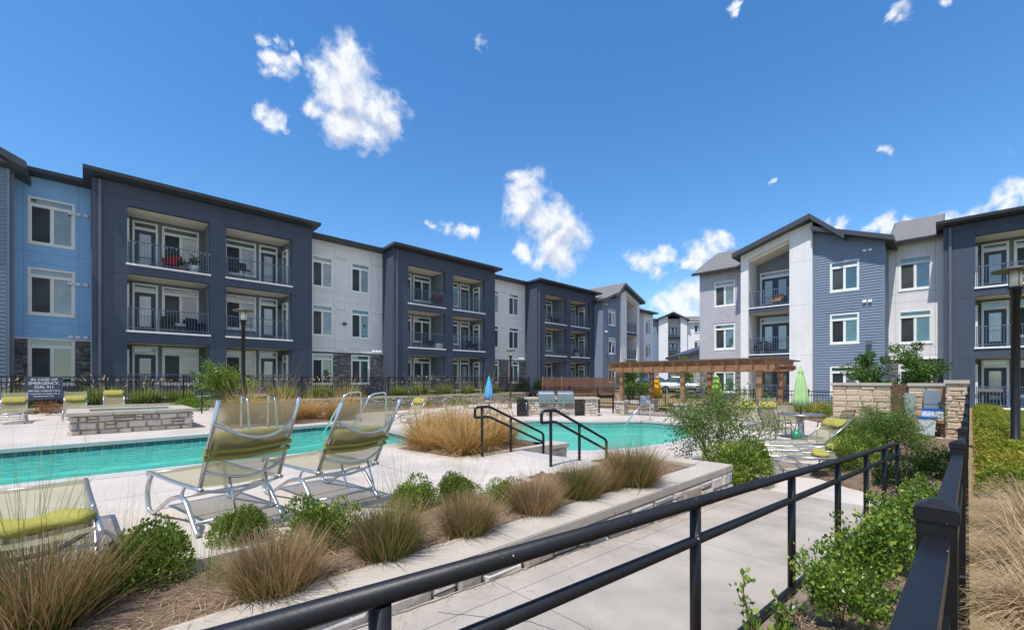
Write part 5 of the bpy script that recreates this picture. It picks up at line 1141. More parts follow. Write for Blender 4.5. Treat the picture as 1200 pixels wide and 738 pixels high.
rg = random.Random(5); mb = MB(); mb.box(.06, .86, -.023, -.021, .325, .332)
for z, a, b in ((.265, .07, .85), (.17, .07, .85), (.08, .2, .7)):
    x = a
    while x < b: w = rg.uniform(.012, .03); mb.box(x, x + w, -.023, -.021, z, z + rg.uniform(.025, .04)); x += w + rg.choice((.008, .008, .01, .03))
mb.obj('small_print', [SIGNT], t)

# pergola
t = thing('pergola', 'brown cedar pergola on stone based posts across the lower deck', 'pergola', (18.5, 5.1, 0))
for x in (0, 3.0):
    for y in (0, 3.0, 6.0):
        mb = MB(); mb.box(x - .09, x + .09, y - .09, y + .09, .68, 2.32); mb.obj('post', [WOOD], t)
        mb = MB(); stone_box(mb, x - .24, x + .24, y - .24, y + .24, -.02, .62, int(70 + x * 3 + y), hmin=.1, hmax=.2, wmin=.12, wmax=.34, rough=.03); mb.box(x - .28, x + .28, y - .28, y + .28, .62, .69, 2); mb.obj('stone_base', [STONES, MORT, CAPS], t)
    for s in (-.115, .115): mb = MB(); mb.prism([(-.55, 2.18), (-.4, 2.08), (6.4, 2.08), (6.55, 2.18), (6.55, 2.32), (-.55, 2.32)], x + s - .022, x + s + .022, 0, 'x'); mb.obj('beam', [WOOD], t)
for i in range(14):
    y = -.35 + i * .515; mb = MB(); mb.prism([(-.55, 2.42), (-.42, 2.325), (3.42, 2.325), (3.55, 2.42), (3.55, 2.5), (-.55, 2.5)], y - .02, y + .02, 0, 'y'); mb.obj('rafter', [WOOD], t)
mb = MB()
for i in range(24): x = -.6 + i * .183; mb.box(x, x + .05, -.6, 6.6, 2.503, 2.55)
mb.obj('lath', [WOODD], t)
for y in (0, 6):
    for s in (1, -1): mb = MB(); mb.beam((0.0 if s > 0 else 3.0, y, 1.75), (s * .5 if s > 0 else 3 - .5, y, 2.28), .07, .09); mb.obj('knee_brace', [WOOD], t)

# grill counter
gx, gy = cw(2.35, 20.75)
t = thing('grill_counter', 'stone faced outdoor grill counter with pale cap beyond the lower pool', 'counter', (gx, gy, 0), R(-44.7)); mb = MB(); stone_box(mb, -1.7, .62, -.4, .4, -.02, .8, 51, hmin=.08, hmax=.18, wmin=.15, wmax=.4); stone_box(mb, 1.12, 1.72, -.4, .4, -.02, .8, 61, hmin=.08, hmax=.18, wmin=.15, wmax=.4); mb.box(.6, 1.14, .2, .3, 0, .8, 1); mb.obj('stone_face', [STONES, MORT], t)
mb = MB(); cap_slabs(mb, -1.76, 1.78, -.46, .46, .8, .87, 4); mb.obj('counter_top', [CAPS], t)
def grill(label, lx):
    p = Matrix.Rotation(R(-44.7), 3, 'Z') @ Vector((lx, -.06, 0)); t = thing('gas_grill', label, 'grill', (gx + p.x, gy + p.y, .87), R(-44.7), 'steel grills in the counter'); mb = MB(); mb.box(-.38, .38, -.44, .3, 0, .12); mb.obj('grill_body', [GRIT], t)
    mb = MB(); pr = [(-.36 + .0, .12)] + [(-.03 - .33 * math.cos(a), .13 + .2 * math.sin(a)) for a in [i * math.pi / 10 for i in range(11)]] + [(.3, .12)]; mb.prism(pr, -.37, .37, 0, 'x'); mb.obj('hood', [GRIT], t, bevel=.008)
    mb = MB(); mb.tube(fillet([(-.28, -.28, .2), (-.28, -.4, .18), (.28, -.4, .18), (.28, -.28, .2)], .03), .014, 6); mb.obj('handle', [CHROME], t); mb = MB(); mb.box(-.38, .38, -.46, -.42, -.26, .0); mb.obj('control_panel', [GRIT], t)
    for k in range(3): mb = MB(); mb.tube([(-.22 + k * .22, -.45, -.12), (-.22 + k * .22, -.5, -.12)], .03, 10); mb.obj('knob', [DARKMET], t)
grill('rounded steel gas grill, left of the pair in the stone counter', -.72); grill('rounded steel gas grill, right of the pair in the stone counter', .18)
p = cw(.5, 20.5); t = thing('fridge', 'black outdoor fridge cabinet at the left end of the grill counter', 'cabinet', (*p, 0), R(-44.7)); mb = MB(); mb.box(-.27, .23, -.3, .3, .04, .8); mb.box(-.25, .21, -.32, -.301, .08, .78); mb.obj('cabinet_body', [BLACK], t, bevel=.01); mb = MB(); mb.tube([(.17, -.35, .3), (.17, -.35, .65)], .012, 6); mb.obj('handle', [ALU], t)
p = cw(4.85, 22.2); t = thing('metal_stand', 'black metal frame stand with a flat top bar beyond the grill counter', 'stand', (*p, 0), R(-44.7)); mb = MB()
for x in (-.36, .36): mb.box(x - .035, x + .035, -.035, .035, 0, .98)
mb.box(-.36, .36, -.03, .03, .78, .92); mb.box(-.36, .36, -.02, .02, .3, .34); mb.obj('frame', [BLACK], t)

# stone enclosure with cabinets and clutter
t = thing('enclosure_wall', 'pale split block enclosure wall with cap and corner pier beside the right fence', 'stone wall', (18.8, 2.85, 0), -math.pi / 2); mb = MB()
for (a, b, s) in ((0, 1.55, 81), (1.97, 2.8, 82)): stones(mb, a, b, -.02, 1.52, 0, s, .19, .21, .35, .42, .035, .006, 0, .05); mb.box(a, b, .045, .26, -.02, 1.52, 1)
mb.obj('stone_face', [STONEP, MORT], t); mb = MB(); cap_slabs(mb, -.06, 1.58, -.07, .3, 1.52, 1.62, 2); cap_slabs(mb, 1.94, 2.82, -.07, .3, 1.52, 1.62, 1); mb.obj('cap', [CAPS], t, bevel=.01)
mb = MB(); stone_box(mb, 2.83, 3.25, -.95, -.5, -.02, 1.62, 84, hmin=.1, hmax=.2, wmin=.14, wmax=.34, rough=.035); stone_box(mb, 2.9, 3.15, -.5, .3, -.02, 1.52, 86, hmin=.19, hmax=.21, wmin=.3, wmax=.42, rough=.03); mb.box(2.78, 3.3, -1.0, -.45, 1.62, 1.72, 2); mb.box(2.85, 3.2, -.445, .33, 1.52, 1.6, 2); mb.obj('pier', [STONEP, MORT, CAPS], t)
mb = MB()
for i in range(4): mb.box(1.57 + i * .097, 1.66 + i * .097, .02, .06, .05, 1.6)
mb.obj('gate', [WOODD], t); mb = MB(); mb.box(2.72, 2.81, -.55, -.45, 0, 1.5); mb.obj('wood_post', [WOOD], t)
def wall_box(label, y, z0, z1, w, m, d=.16):
    t = thing('utility_cabinet', label, 'utility box', (18.73, y, z0), -math.pi / 2, 'metal boxes on the enclosure wall'); h = z1 - z0; mb = MB(); mb.box(-w / 2, w / 2, -d, 0, 0, h); mb.obj('cabinet_body', [m], t, bevel=.008)
    mb = MB(); mb.box(-w / 2 + .02, w / 2 - .02, -d - .012, -d - .001, .02, h * .42); mb.box(-w / 2 + .02, w / 2 - .02, -d - .012, -d - .001, h * .46, h - .02); mb.obj('cabinet_door', [m], t); mb = MB(); mb.box(w * .3, w * .36, -d - .03, -d - .013, h * .5, h * .58); mb.obj('latch', [CHROME], t)
wall_box('flat grey metal cabinet high on the pale enclosure wall', .32, .62, 1.4, .4, mat('cabinet_grey', srgb(132, 146, 152), .45, var=.05)); wall_box('narrow grey green metal box left of the wider cabinet on the enclosure wall', .83, .3, 1.3, .26, mat('cabinet_green', srgb(150, 162, 156), .5, var=.06))
t = thing('storage_bin', 'white plastic bin with blue lid standing by the enclosure pier', 'bin', (17.9, .42, .06)); mb = MB(); mb.hexa([(-.15, -.15, 0), (.15, -.15, 0), (.15, .15, 0), (-.15, .15, 0), (-.2, -.2, .52), (.2, -.2, .52), (.2, .2, .52), (-.2, .2, .52)]); mb.obj('bin_body', [mat('white_plastic', srgb(224, 226, 230), .4, var=.05)], t, bevel=.015); mb = MB(); mb.box(-.22, .22, -.22, .22, .52, .57); mb.box(-.06, .06, -.25, -.22, .53, .56); mb.obj('lid', [mat('blue_plastic', srgb(44, 92, 178), .4)], t, bevel=.01)
t = thing('cool_box', 'white cool box with blue top on the orange bench by the cabinet', 'cool box', (18.25, .3, .5)); mb = MB(); mb.box(-.16, .16, -.24, .24, .0, .3); mb.obj('box_body', [mat('white_plastic', (.8, .8, .8))], t, bevel=.02); mb = MB(); mb.box(-.17, .17, -.25, .25, .3, .36); mb.obj('lid', [mat('blue_plastic', (.1, .2, .5))], t, bevel=.012)
t = thing('bench', 'small orange wooden bench holding the cool box', 'bench', (18.25, .4, .06)); ow = mat('orange_wood', srgb(196, 128, 70), .6, var=.2, vscale=8); mb = MB(); mb.box(-.18, .18, -.5, .5, .38, .43); mb.obj('seat', [ow], t)
for y in (-.42, .42): mb = MB(); mb.box(-.16, .16, y - .03, y + .03, 0, .38); mb.obj('leg', [ow], t)

# things on the balconies
def bchair(label, loc, rz, c, group='chairs on the balconies'):
    t = thing('balcony_chair', label, 'chair', loc, rz, group)
    def a(): mb = MB(); mb.box(-.28, .28, -.26, .28, .32, .42); mb.box(-.3, -.24, -.26, .28, .42, .62); mb.box(.24, .3, -.26, .28, .42, .62); mb.hexa([(-.28, -.3, .38), (.28, -.3, .38), (.28, -.22, .38), (-.28, -.22, .38), (-.28, -.42, .88), (.28, -.42, .88), (.28, -.34, .88), (-.28, -.34, .88)]); return mb.mesh('seat', [c])
    place('seat', cached('bc' + c.name, a), t)
    def l():
        mb = MB()
        for x in (-.25, .25):
            for y in (-.22, .24): mb.box(x - .02, x + .02, y - .02, y + .02, 0, .32)
        return mb.mesh('leg', [DARKMET])
    place('legs', cached('bl', l), t)
WICK = mat('dark_wicker', srgb(44, 42, 44), .8, bump=.5, bscale=60); REDC = mat('red_cushion', srgb(158, 40, 44), .85); TANC = mat('tan_wood', srgb(150, 112, 78), .6)
F1, F2, F3 = gL, gL + 3.05, gL + 6.1
bchair('red chair on the top balcony of the nearest navy block', (3.05, 26.95, F3 + .02), R(150), REDC)
bchair('dark wicker chair left on the middle balcony of the nearest navy block', (2.85, 26.9, F2 + .02), R(170), WICK); bchair('dark wicker chair right on the middle balcony of the nearest navy block', (4.0, 26.95, F2 + .02), R(200), WICK)
bchair('dark wicker chair on the middle balcony of the second navy block, left bay', (18.0, 26.95, F2 + .02), R(180), WICK); bchair('dark wicker chair on the top balcony of the third navy block, left bay', (32.6, 26.95, F3 + .02), R(180), WICK)
bchair('dark chair on the right bay middle balcony of the second navy block', (22.2, 26.95, F2 + .02), R(190), WICK)
bchair('brown wooden chair on the top gable balcony of the right building', (31.9, 7.75, gR + 6.12), R(90), TANC); bchair('dark wicker chair on the middle gable balcony of the right building', (31.7, 8.7, gR + 3.07), R(80), WICK)
def pot(label, loc, s, c):
    t = thing('potted_plant', label, 'potted plant', loc, 0, 'pots on the balconies'); mb = MB(); mb.lathe([(.14 * s, 0), (.2 * s, .32 * s), (.21 * s, .36 * s)], 14); mb.obj('pot', [c], t); place('foliage', cached('potf', lambda: bush_mesh('foliage', 77, .3, .5, 220, .09, L_DARK)), t, (0, 0, .3 * s), 0, s)
pot('pale potted plant beside the red chair on the top balcony', (3.9, 26.75, F3 + .02), 1.15, TRIM); pot('terracotta potted plant next to the red chair on the top balcony', (3.4, 26.65, F3 + .02), .8, mat('terracotta', srgb(170, 104, 72), .8)); pot('potted plant on the right bay middle balcony of the third navy block', (35.9, 26.8, F2 + .02), 1.2, TRIM)
def bbq(label, loc, rz, c):
    t = thing('barbecue', label, 'barbecue', loc, rz, 'barbecues on the balconies'); mb = MB(); mb.prism([(-.22, .62), (.22, .62), (.22, .78), (.14, .95), (-.14, .95), (-.22, .78)], -.42, .42, 0, 'x'); mb.obj('hood', [c], t); mb = MB(); mb.box(-.7, .7, -.2, .2, .6, .63); 
    for x in (-.36, .36): mb.beam((x, -.15, 0), (x, .1, .6), .03, .03); mb.beam((x, .15, 0), (x, -.1, .6), .03, .03)
    mb.obj('stand', [DARKMET], t)
bbq('black barbecue behind the railing of the right building ground balcony', (32.9, -1.55, gR + .02), R(90), BLACK); bbq('dark barbecue under a red cover on the top balcony of the second navy block', (18.7, 26.8, F3 + .02), 0, mat('red_cover', srgb(120, 44, 48), .8))
bbq('dark barbecue on the left of the second bay top balcony of the nearest navy block', (5.75, 26.8, F3 + .02), 0, BLACK)
t = thing('storage_box', 'white storage box on the middle balcony of the second navy block', 'box', (18.75, 26.75, F2 + .02)); mb = MB(); mb.box(-.3, .3, -.2, .2, 0, .36); mb.obj('box_body', [TRIM], t, bevel=.02); mb = MB(); mb.box(-.32, .32, -.22, .22, .36, .42); mb.obj('lid', [TRIM], t)
t = thing('string_lights', 'string of small white bulbs along the top balcony railing of the nearest navy block', 'string lights', (1.4, 26.2, F3)); mb = MB(); pts = [(.03 + i * .063, -.0, 1.06 - .05 * abs(math.sin(i * .52))) for i in range(49)]; mb.tube(pts, .005, 4); mb.obj('cable', [DARKMET], t); mb = MB()
for i in range(0, 49, 3): mb.lathe([(.008, pts[i][2] - .055), (.02, pts[i][2] - .035), (.008, pts[i][2] - .005)], 6, c=(pts[i][0], -.01))
mb.obj('bulb', [TRIM], t)

# parked cars beyond the lawn
def car(label, loc, rz, paint):
    t = thing('parked_car', label, 'car', loc, rz, 'cars parked beyond the lawn'); L, Wd = 4.4, .88
    def body(sec, m, name, par):
        mb = MB(); n = len(sec[0][1])
        for x, ring in sec: mb.v += [(x, y, z) for y, z in ring]
        for i in range(len(sec) - 1):
            for j in range(n): mb.f.append((i * n + j, i * n + (j + 1) % n, (i + 1) * n + (j + 1) % n, (i + 1) * n + j)); mb.m.append(0); mb.t.append(.5); mb.sm.append(True)
        for i in (0, len(sec) - 1): mb.f.append(tuple(i * n + j for j in range(n))); mb.m.append(0); mb.t.append(.5); mb.sm.append(False)
        return mb.obj(name, [m], par)
    ring = lambda w, z0, z1: [(-w, z0), (w, z0), (w * 1.02, (z0 + z1) / 2), (w * .92, z1), (-w * .92, z1), (-w * 1.02, (z0 + z1) / 2)]
    body([(-2.2, ring(.7, .35, .62)), (-2.05, ring(.84, .25, .78)), (-1.2, ring(Wd, .22, .9)), (0, ring(Wd, .22, .93)), (1.5, ring(Wd, .22, .96)), (2.1, ring(.84, .25, .92)), (2.2, ring(.75, .35, .8))], paint, 'body', t)
    body([(-1.15, ring(.74, .88, .9)), (-.35, ring(.7, .9, 1.4)), (.9, ring(.7, .92, 1.42)), (1.75, ring(.72, .94, .97))], GLASS, 'window_band', t); mb = MB(); mb.hexa([(-.35, -.6, 1.38), (.9, -.6, 1.4), (.9, .6, 1.4), (-.35, .6, 1.38), (-.25, -.55, 1.45), (.8, -.55, 1.46), (.8, .55, 1.46), (-.25, .55, 1.45)]); mb.obj('car_roof', [paint], t)
    for x in (-1.35, 1.35):
        for s in (-1, 1):
            mb = MB(); mb.tube([(x, s * .7, .33), (x, s * .9, .33)], .33, 18); w = mb.obj('wheel', [BLACK], t); mb = MB(); mb.tube([(x, s * .895, .33), (x, s * .91, .33)], .2, 12); mb.obj('rim', [ALU], w)
    for s in (-1, 1): mb = MB(); mb.box(-2.19, -2.05, s * .62 - .16, s * .62 + .16, .58, .72); mb.obj('headlight', [LAMPG], t)
car('silver white car parked beyond the lawn, seen between the pergola posts', (*cw(15.6, 39.5), .5), R(-44.7 + 155), mat('silver_paint', srgb(200, 204, 208), .3, metal=.3)); car('dark car parked left of the silver white one', (*cw(13.9, 41.5), .5), R(-44.7 + 150), mat('dark_paint', srgb(38, 42, 50), .25))
# ------------------------------------------------------------------ planting
ORD = ['first', 'second', 'third', 'fourth', 'fifth', 'sixth', 'seventh', 'eighth', 'ninth', 'tenth', 'eleventh', 'twelfth', 'thirteenth', 'fourteenth', 'fifteenth', 'sixteenth']
def clump(name, label, cat_, loc, mesh, s=1.0, rz=0.0, group=None):
    return tag(place(name, mesh, None, loc, rz, s), label, cat_, group, 'thing')
# big brown-green grasses of the near bed
GB = [grass_mesh('brown_grass', 100 + i, 2000, .18, [.48, .45, .47][i], [.33, .36, .3][i], .4, .0056, L_BROWN, [-.15, 0, -.35][i], [.85, 1.05, .7][i], 4, 30) for i in range(3)]
near = [(*cw(-2.42, 2.2), 1.15, 'largest spiky brown green grass clump at the lower left picture corner'), (*cw(-1.42, 2.6), 1.0, 'spiky brown green grass clump in front of the nearer raised lounger'),
        (*cw(-.9, 3.12), 1.02, 'broad spiky grass clump in the planter right of the lounger legs'), (*cw(-.36, 3.55), .9, 'spiky grass clump in the planter, straight below the golden grass mound'),
        (*cw(.22, 4.1), 1.0, 'spiky grass clump in the planter just below the first looped handrail'), (*cw(.72, 4.6), 1.0, 'spiky grass clump in the planter just below the second looped handrail'), (*cw(1.45, 5.15), 1.28, 'large bushy tan grass clump at the far corner of the planter'),
        (*cw(1.05, 4.95), .85, 'small tan grass clump tucked left of the large one at the planter corner')]
for i, (a, b, s, lab) in enumerate(near): clump('grass_clump', lab, 'grass', (a, b, .44), GB[i % 3], s * .93, i * 1.7, 'spiky grasses of the stone planter')
BX = [bush_mesh('boxwood', 200 + i, .31, .42, 8500, .023, L_BOX, 16, .72, .6, up=.7, ragged=.05, tpow=1.35) for i in range(2)]
for i, (px, py, s, lab) in enumerate(((168, 686, 1.12, 'round green boxwood ball beside the flat lounger'), (374, 640, 1.15, 'round green boxwood under the nearer lounger, its right neighbour a grass clump'), (283, 638, .9, 'green boxwood against the rear leg of the nearer raised lounger'), (487, 600, 1.0, 'green boxwood behind the broad spiky grass clump'),
        (537, 590, .95, 'green boxwood in the planter left of the first looped handrail'), (590, 590, .8, 'small green boxwood between two spiky planter grasses'))):
    a, b = ground(px, py, .46); clump('boxwood', lab, 'shrub', (a, b, .44), BX[i % 2], s * .9, i * 2.1, 'boxwoods of the stone planter')
# long wiry stems standing over the near bed
rng = np.random.default_rng(9)
GW = [grass_mesh('wiry_grass', 120 + i, 90, .12, .95, .38, .35, .0032, L_FOUNT, 0, .9, 5) for i in range(2)]
for i, (px, py, s, lab) in enumerate(((30, 700, 1.15, 'tall thin wiry grass rising over the flat lounger'), (140, 700, .8, 'thin wiry grass right of the big brown clump at the lower left'), (470, 600, .8, 'thin wiry grass stems in front of the second raised lounger'), (545, 590, .75, 'thin wiry grass stems left of the first looped handrail'), (240, 690, .8, 'thin wiry grass by the round boxwood ball'))):
    a, b = ground(px, py, .46); clump('wiry_grass', lab, 'grass', (a, b, .45), GW[i % 2], s, i * 1.3, 'wiry grasses of the stone planter')
# fallen straw over the bed
n = 9000; P = np.stack([rng.uniform(-3.5, 6.3, n), rng.uniform(2.6, 4.0, n), np.full(n, .49)], 1); P = P[P[:, 1] < 3.35 + .075 * np.clip(P[:, 0], 0, 6)]; n = len(P)
V, F, o = blades_arr(P, rng.uniform(0, 6.28, n), rng.uniform(1.2, 1.6, n), rng.uniform(.06, .2, n), np.full(n, .004), rng.uniform(-.2, .5, n), rng, 3)
tag(place('straw_litter', np_mesh('straw_litter', V, F, rng.uniform(.1, 1, n)[o], L_DRY)), 'fallen dry straw covering the stone planter bed', 'straw', kind='stuff')
n = 420; P = np.stack([rng.uniform(-.5, 7.2, n), np.zeros(n), np.zeros(n)], 1); P[:, 1] = 2.38 - .0335 * P[:, 0] - .5 * rng.uniform(0, 1, n) ** 3; P[:, 2] = .012 + .05 * (7.6 - P[:, 0]) + .006
V, F, o = blades_arr(P, rng.uniform(0, 6.28, n), np.full(n, 1.55), rng.uniform(.02, .09, n), np.full(n, .004), rng.uniform(-.05, .02, n), rng, 2)
tag(place('leaf_litter', np_mesh('leaf_litter', V, F, rng.uniform(0, .6, n)[o], L_DRY)), 'dry grass bits swept against the planter wall on the ramp', 'litter', kind='stuff')
n = 5000; P = np.stack([rng.uniform(.5, 8.2, n), rng.uniform(0, .62, n), np.zeros(n)], 1); P[:, 2] = .1 + .055 * (8.3 - P[:, 0]) + .03
V, F, o = blades_arr(P, rng.uniform(0, 6.28, n), rng.uniform(1.25, 1.6, n), rng.uniform(.02, .07, n), np.full(n, .006), rng.uniform(-.2, .3, n), rng, 2)
tag(place('mulch_chips', np_mesh('mulch_chips', V, F, rng.uniform(0, 1, n)[o], L_DRY)), 'bark chips between the ramp kerb and the black fence', 'mulch', kind='stuff')
# golden mounds
GG = [grass_mesh('golden_grass', 140 + i, [1000, 820, 1150][i], .22, [.85, .95, .75][i], [.7, .85, .6][i], [.9, .7, 1.2][i], .0085, L_GOLD, 0, 1, 4, 30, None, (.5, 1)) for i in range(3)]
spots = [(4.55, 5.75), (5.35, 5.95), (4.35, 6.5), (5.2, 6.8), (4.6, 7.15), (6.0, 6.3), (6.05, 7.1), (5.95, 7.9), (5.9, 8.6)]
for i, (a, b) in enumerate(spots): clump('golden_grass', '%s tuft, from the near right, of the golden grass mound by the looped handrails' % ORD[i], 'grass', (a, b, .5), GG[i % 3], .92 + .12 * math.sin(i * 2.3), i * 1.1, 'golden grasses by the handrails')
for i, (a, b) in enumerate([(3.1, 13.8), (3.9, 13.2), (4.7, 13.7), (5.5, 13.2), (3.4, 14.6), (4.3, 14.7), (5.3, 14.6), (6.1, 13.9)]):
    clump('golden_grass', '%s golden feather grass tuft on the far bank of the upper pool, from the left' % ORD[i], 'grass', (a, b, .52), GG[i % 3], 1.08 + .12 * math.sin(i * 1.9), i * 1.7, 'golden grasses beyond the upper pool')
# bleached grasses outside the fence
GD = [grass_mesh('bleached_grass', 160 + i, 1500, .16, .62, .95, 1.7, .006, L_DRY, 0, 1, 5) for i in range(2)]
for i, (a, b, s) in enumerate([(2.2, -.38, .75), (3.1, -.42, .85), (4.1, -.46, .95), (5.1, -.5, 1.0), (6.15, -.55, 1.05), (7.1, -.66, .95)]):
    clump('bleached_grass', '%s bleached straw grass clump outside the black fence, counted from the camera' % ORD[i], 'grass', (a, b, .3), GD[i % 2], s, i * 2.2, 'bleached grasses outside the fence')
# hedge outside the fence: one clipped band of leaves
n = 40000; rng = np.random.default_rng(31); P = np.stack([7.7 + 18.5 * rng.uniform(0, 1, n) ** 1.3, rng.uniform(0, 1, n), rng.uniform(0, 1, n)], 1)
hh = .42 + .1 * np.sin(P[:, 0] * 2.3) * np.sin(P[:, 0] * .9 + 1) + .05 * np.sin(P[:, 0] * 5 + P[:, 1] * 4); edge = np.minimum(P[:, 1], 1 - P[:, 1]) * 4; hh = hh * np.clip(.55 + edge, 0, 1)
top = rng.uniform(0, 1, n) < .75; z = np.where(top, hh * (1 - .25 * P[:, 2] ** 2), hh * P[:, 2]); y = -.04 - P[:, 1] * (1.05 - .02 * (P[:, 0] - 8)) - .027 * P[:, 0]
V, F = leaves_arr(np.stack([P[:, 0], y, .28 + z], 1), rng.normal(0, 1, (n, 3)) + np.array([0, 0, .9]), .042 * rng.uniform(.6, 1.3, n), rng, .55)
tone = .5 + .25 * np.sin(P[:, 0] * 3.1) + rng.normal(0, .25, n)
t = thing('hedge', 'low yellow green hedge outside the black fence round the lamp post', 'hedge', (8.3, -.9, 0)); place('foliage', np_mesh('foliage', V - np.array([8.3, -.9, 0]), F, np.clip(tone, 0, 1), L_HEDGE), t)
mb = MB(); rg = random.Random(4)
for i in range(40): x = .2 + i * .21; mb.tube([(x, rg.uniform(-.3, .2), .25), (x + rg.uniform(-.1, .1), rg.uniform(-.35, .3), .55)], .006, 4)
mb.obj('stem', [BARK], t)
# glossy shrubs between ramp kerb and fence
for i, (a, b, s, lab) in enumerate(((1.95, .5, 1.15, 'small leafy sprig poking up beside the nearest ramp rail post at the picture bottom'), (2.85, .38, .8, 'glossy leafy shrub beside the near fence post, lowest in the picture of the large ones'), (3.5, .34, 1.0, 'large glossy shrub between ramp kerb and fence, behind the near fence cap'), (4.2, .36, .95, 'glossy green shrub against the ramp kerb before the third rail post'), (4.95, .3, .95, 'glossy green shrub midway along the ramp fence'), (5.75, .28, .9, 'glossy green shrub beyond the midway one along the ramp fence'), (6.6, .22, .85, 'glossy green shrub near the far end of the ramp rail'), (7.5, .2, .8, 'glossy green shrub past the end of the ramp kerb'))):
    leafy('glossy_shrub', lab, 'shrub', (a, b, .1 + .055 * (8.3 - a)), 300 + i, 7 if i else 4, .62, .7 if i else .3, .008, .042 if i else .034, 11 if i else 9, L_GLOSS, 2 if i else 1, 'shrubs between ramp and fence', .55, .035 if i else .016, s * .78, 0, .5)
for i, (a, b, s, lab) in enumerate(((9.0, .55, 1.0, 'dark green low shrub on the mulch just past the ramp rail end'), (10.2, .25, 1.0, 'dark green low shrub against the black fence past the ramp'), (11.2, .1, .95, 'dark green low shrub against the black fence below the tall open shrub'))):
    clump('low_shrub', lab, 'shrub', (a, b, .04), cached('lowsh', lambda: bush_mesh('low_shrub', 350, .42, .5, 1500, .055, L_DARK, 9, .5)), s, i * 1.4, 'low shrubs past the ramp')
# open shrubs
leafy('open_shrub', 'airy open shrub at the corner of the stone planter wall, in front of the pergola', 'shrub', (*cw(3.92, 8.4), .04), 401, 12, 1.75, .72, .015, .05, 17, L_AIRY, 2, None, .45, .09, 1.05)
leafy('open_shrub', 'dense grey green shrub in front of the pale enclosure wall', 'shrub', (*cw(8.05, 9.3), .04), 402, 14, 1.7, .75, .013, .05, 28, L_AIRY, 2, None, .45, .1, .8)
leafy('open_shrub', 'thin leaning leafy branch shrub at the left of the pale enclosure wall', 'shrub', (*cw(8.2, 10.2), .04), 403, 3, 1.7, .85, .012, .05, 5, L_GLOSS, 2, None, .5, .05, .8)
BS = bush_mesh('rounded_shrub', 210, .36, .42, 6000, .028, L_BOX, 12, .65, .55, ragged=.07, tpow=1.15)
for i, (X, Y, s, lab) in enumerate(((3.85, 7.2, 1.75, 'broad rounded shrub past the corner of the planter wall'), (3.45, 6.85, 1.0, 'smaller rounded shrub tight against the corner of the planter wall'), (6.2, 8.0, 1.3, 'rounded green shrub nearest the ramp rail in the row before the loungers'), (6.85, 8.6, 1.5, 'rounded green shrub second in the row before the loungers'), (7.5, 9.3, 1.5, 'rounded green shrub third in the row, beside the dense grey green shrub'), (7.95, 10.2, 1.3, 'rounded green shrub last in the row, nearest the enclosure wall'))):
    a, b = cw(X, Y); clump('rounded_shrub', lab, 'shrub', (a, b, .03), BS, s, i * 1.9, 'rounded shrubs by the lower deck')
# terrace planting behind the black fence
GF = [grass_mesh('fountain_grass', 180 + i, 1400, .3, .66, .7, 1.1, .016, L_FOUNT, 0, 1, 4, extra=(34, .14, .035, L_PLUME)) for i in range(2)]
for i, px in enumerate((5, 118, 172, 212, 330, 376, 412, 466, 492, 520, 548, 575)):
    b = 24.2 + .25 * math.sin(i * 2.2); clump('fountain_grass', '%s plumed fountain grass behind the terrace fence, counted from the left' % ORD[i], 'grass', (ax(px, b), b, .72), GF[i % 2], 1.3 + .15 * math.sin(i * 1.7), i, 'fountain grasses behind the fence')
BD = bush_mesh('evergreen_shrub', 220, .7, 1.1, 2600, .075, L_DARK, 10, .5)
for i, px in enumerate((612, 632, 652)): clump('evergreen_shrub', '%s dark evergreen shrub behind the terrace fence before the third navy block' % ('left' if i == 0 else 'middle' if i == 1 else 'right'), 'shrub', (ax(px, 24.4), 24.4, .72), BD, 1.05, i * 2, 'evergreen shrubs behind the fence')
leafy('leafy_shrub', 'tall bright leafy shrub before the terrace fence left of the first lamp post', 'shrub', (4.3, 22.1, .5), 410, 11, 2.0, .7, .018, .11, 12, L_GLOSS, 2, None, .5, .12, .95)
clump('leafy_shrub', 'low green shrub right of the stone spa block', 'shrub', (3.0, 20.9, .5), cached('lsh', lambda: bush_mesh('leafy_shrub', 230, .75, .6, 1800, .07, L_GLOSS, 9, .5)), 1.0); clump('leafy_shrub', 'low green shrub by the short black handrail', 'shrub', (4.4, 19.6, .5), cached('lsh', None), .9, 2.0)
clump('rusty_shrub', 'rust brown bare shrub between two far loungers under the emergency sign', 'shrub', (ax(55, 21.8), 21.8, .5), cached('rsh', lambda: bush_mesh('rusty_shrub', 240, .55, .55, 700, .06, L_RED, 8, .4)), .95); clump('rusty_shrub', 'rust brown shrub at the foot of the pale enclosure wall', 'shrub', (*cw(11.6, 14.4), .04), cached('rsh', None), .85, 1.0)
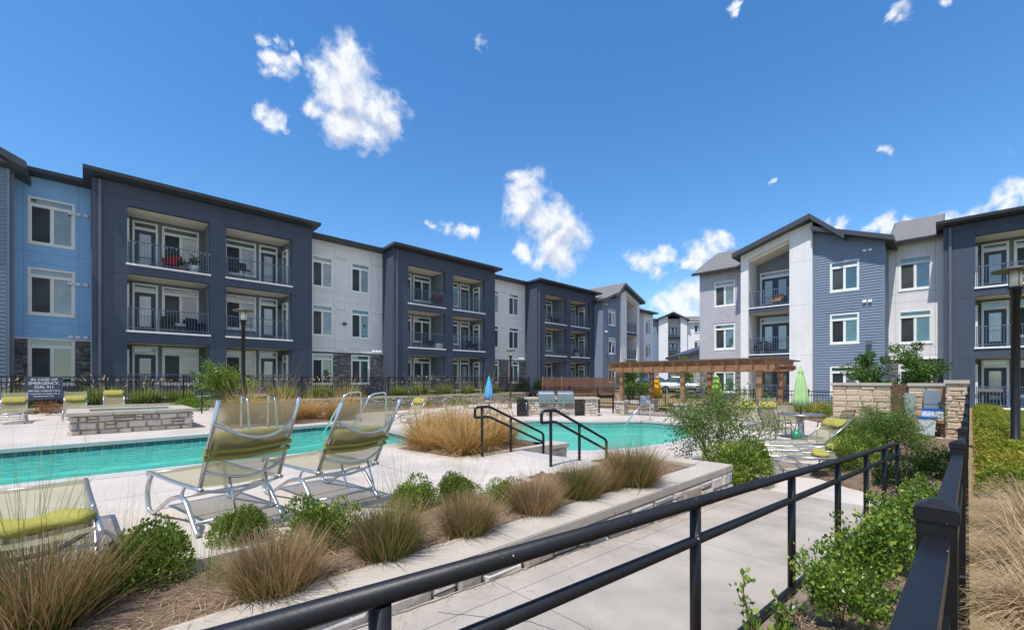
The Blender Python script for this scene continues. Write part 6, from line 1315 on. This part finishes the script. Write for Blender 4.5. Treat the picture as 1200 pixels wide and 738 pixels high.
for i, (px, b) in enumerate(((502, 22.0), (531, 22.0), (544, 22.1), (608, 21.6))): clump('small_shrub', '%s small shrub at the foot of the rubble retaining wall, from the left' % ORD[i], 'shrub', (ax(px, b), b, .03), cached('ssh', lambda: bush_mesh('small_shrub', 250, .34, .5, 700, .06, L_GLOSS, 7, .5)), .9 + .1 * (i % 2), i, 'small shrubs at the rubble wall')
for i, px in enumerate((884, 905, 927, 951, 968)): a = 22.4; clump('fence_shrub', '%s shrub along the fence behind the mint green parasol, from the left' % ORD[i], 'shrub', (a, bx_(px, a), .04), cached('fsh', lambda: bush_mesh('fence_shrub', 260, .6, .8, 1600, .06, L_HEDGE, 9, .5)) if i % 2 else cached('fsh2', lambda: bush_mesh('fence_shrub', 261, .6, .8, 1600, .06, L_FOUNT, 9, .5)), 1.0, i, 'shrubs along the rear fence')
for i, (px, Y) in enumerate(((565, 22.6), (585, 22.2))): clump('yellow_grass', '%s yellow plumed grass behind the steel grills' % ('left' if i == 0 else 'right'), 'grass', (*cw((px + 70 - 600) / 505 * Y, Y), .0), GF[i], 1.2, i, 'grasses behind the grills')
# trees
tree('young_tree', 'leafy young tree behind the pergola left end', (*cw(8.6, 32), .2), 501, 3.3, 1.2, .12, L_TREE, 3000); tree('young_tree', 'bright lime green tree at the car park edge', (*cw(14.6, 37.0), .4), 502, 3.4, 1.4, .14, L_BRIGHT, 2600)
tree('young_tree', 'young tree rising left behind the pale enclosure wall', (20.6, 2.0, .1), 503, 3.0, .95, .085, L_TREE, 4200, None, .03); tree('young_tree', 'taller young tree rising right behind the pale enclosure wall', (20.9, .75, .1), 504, 3.3, 1.1, .085, L_TREE, 5200, None, .035)
n = 3000; rng = np.random.default_rng(77); 
leafy('hedge_shrub', 'clipped yellow green hedge piece behind the amber parasol', 'hedge', (*cw(10.6, 33.0), .3), 420, 8, 1.0, .8, .02, .12, 10, L_HEDGE, 2, None, .5, .15, 1.0); leafy('hedge_shrub', 'dark green bush below the leafy young tree behind the pergola', 'shrub', (*cw(8.7, 31.0), .3), 421, 9, 1.3, .8, .02, .12, 12, L_TREE, 2, None, .5, .15, 1.0)
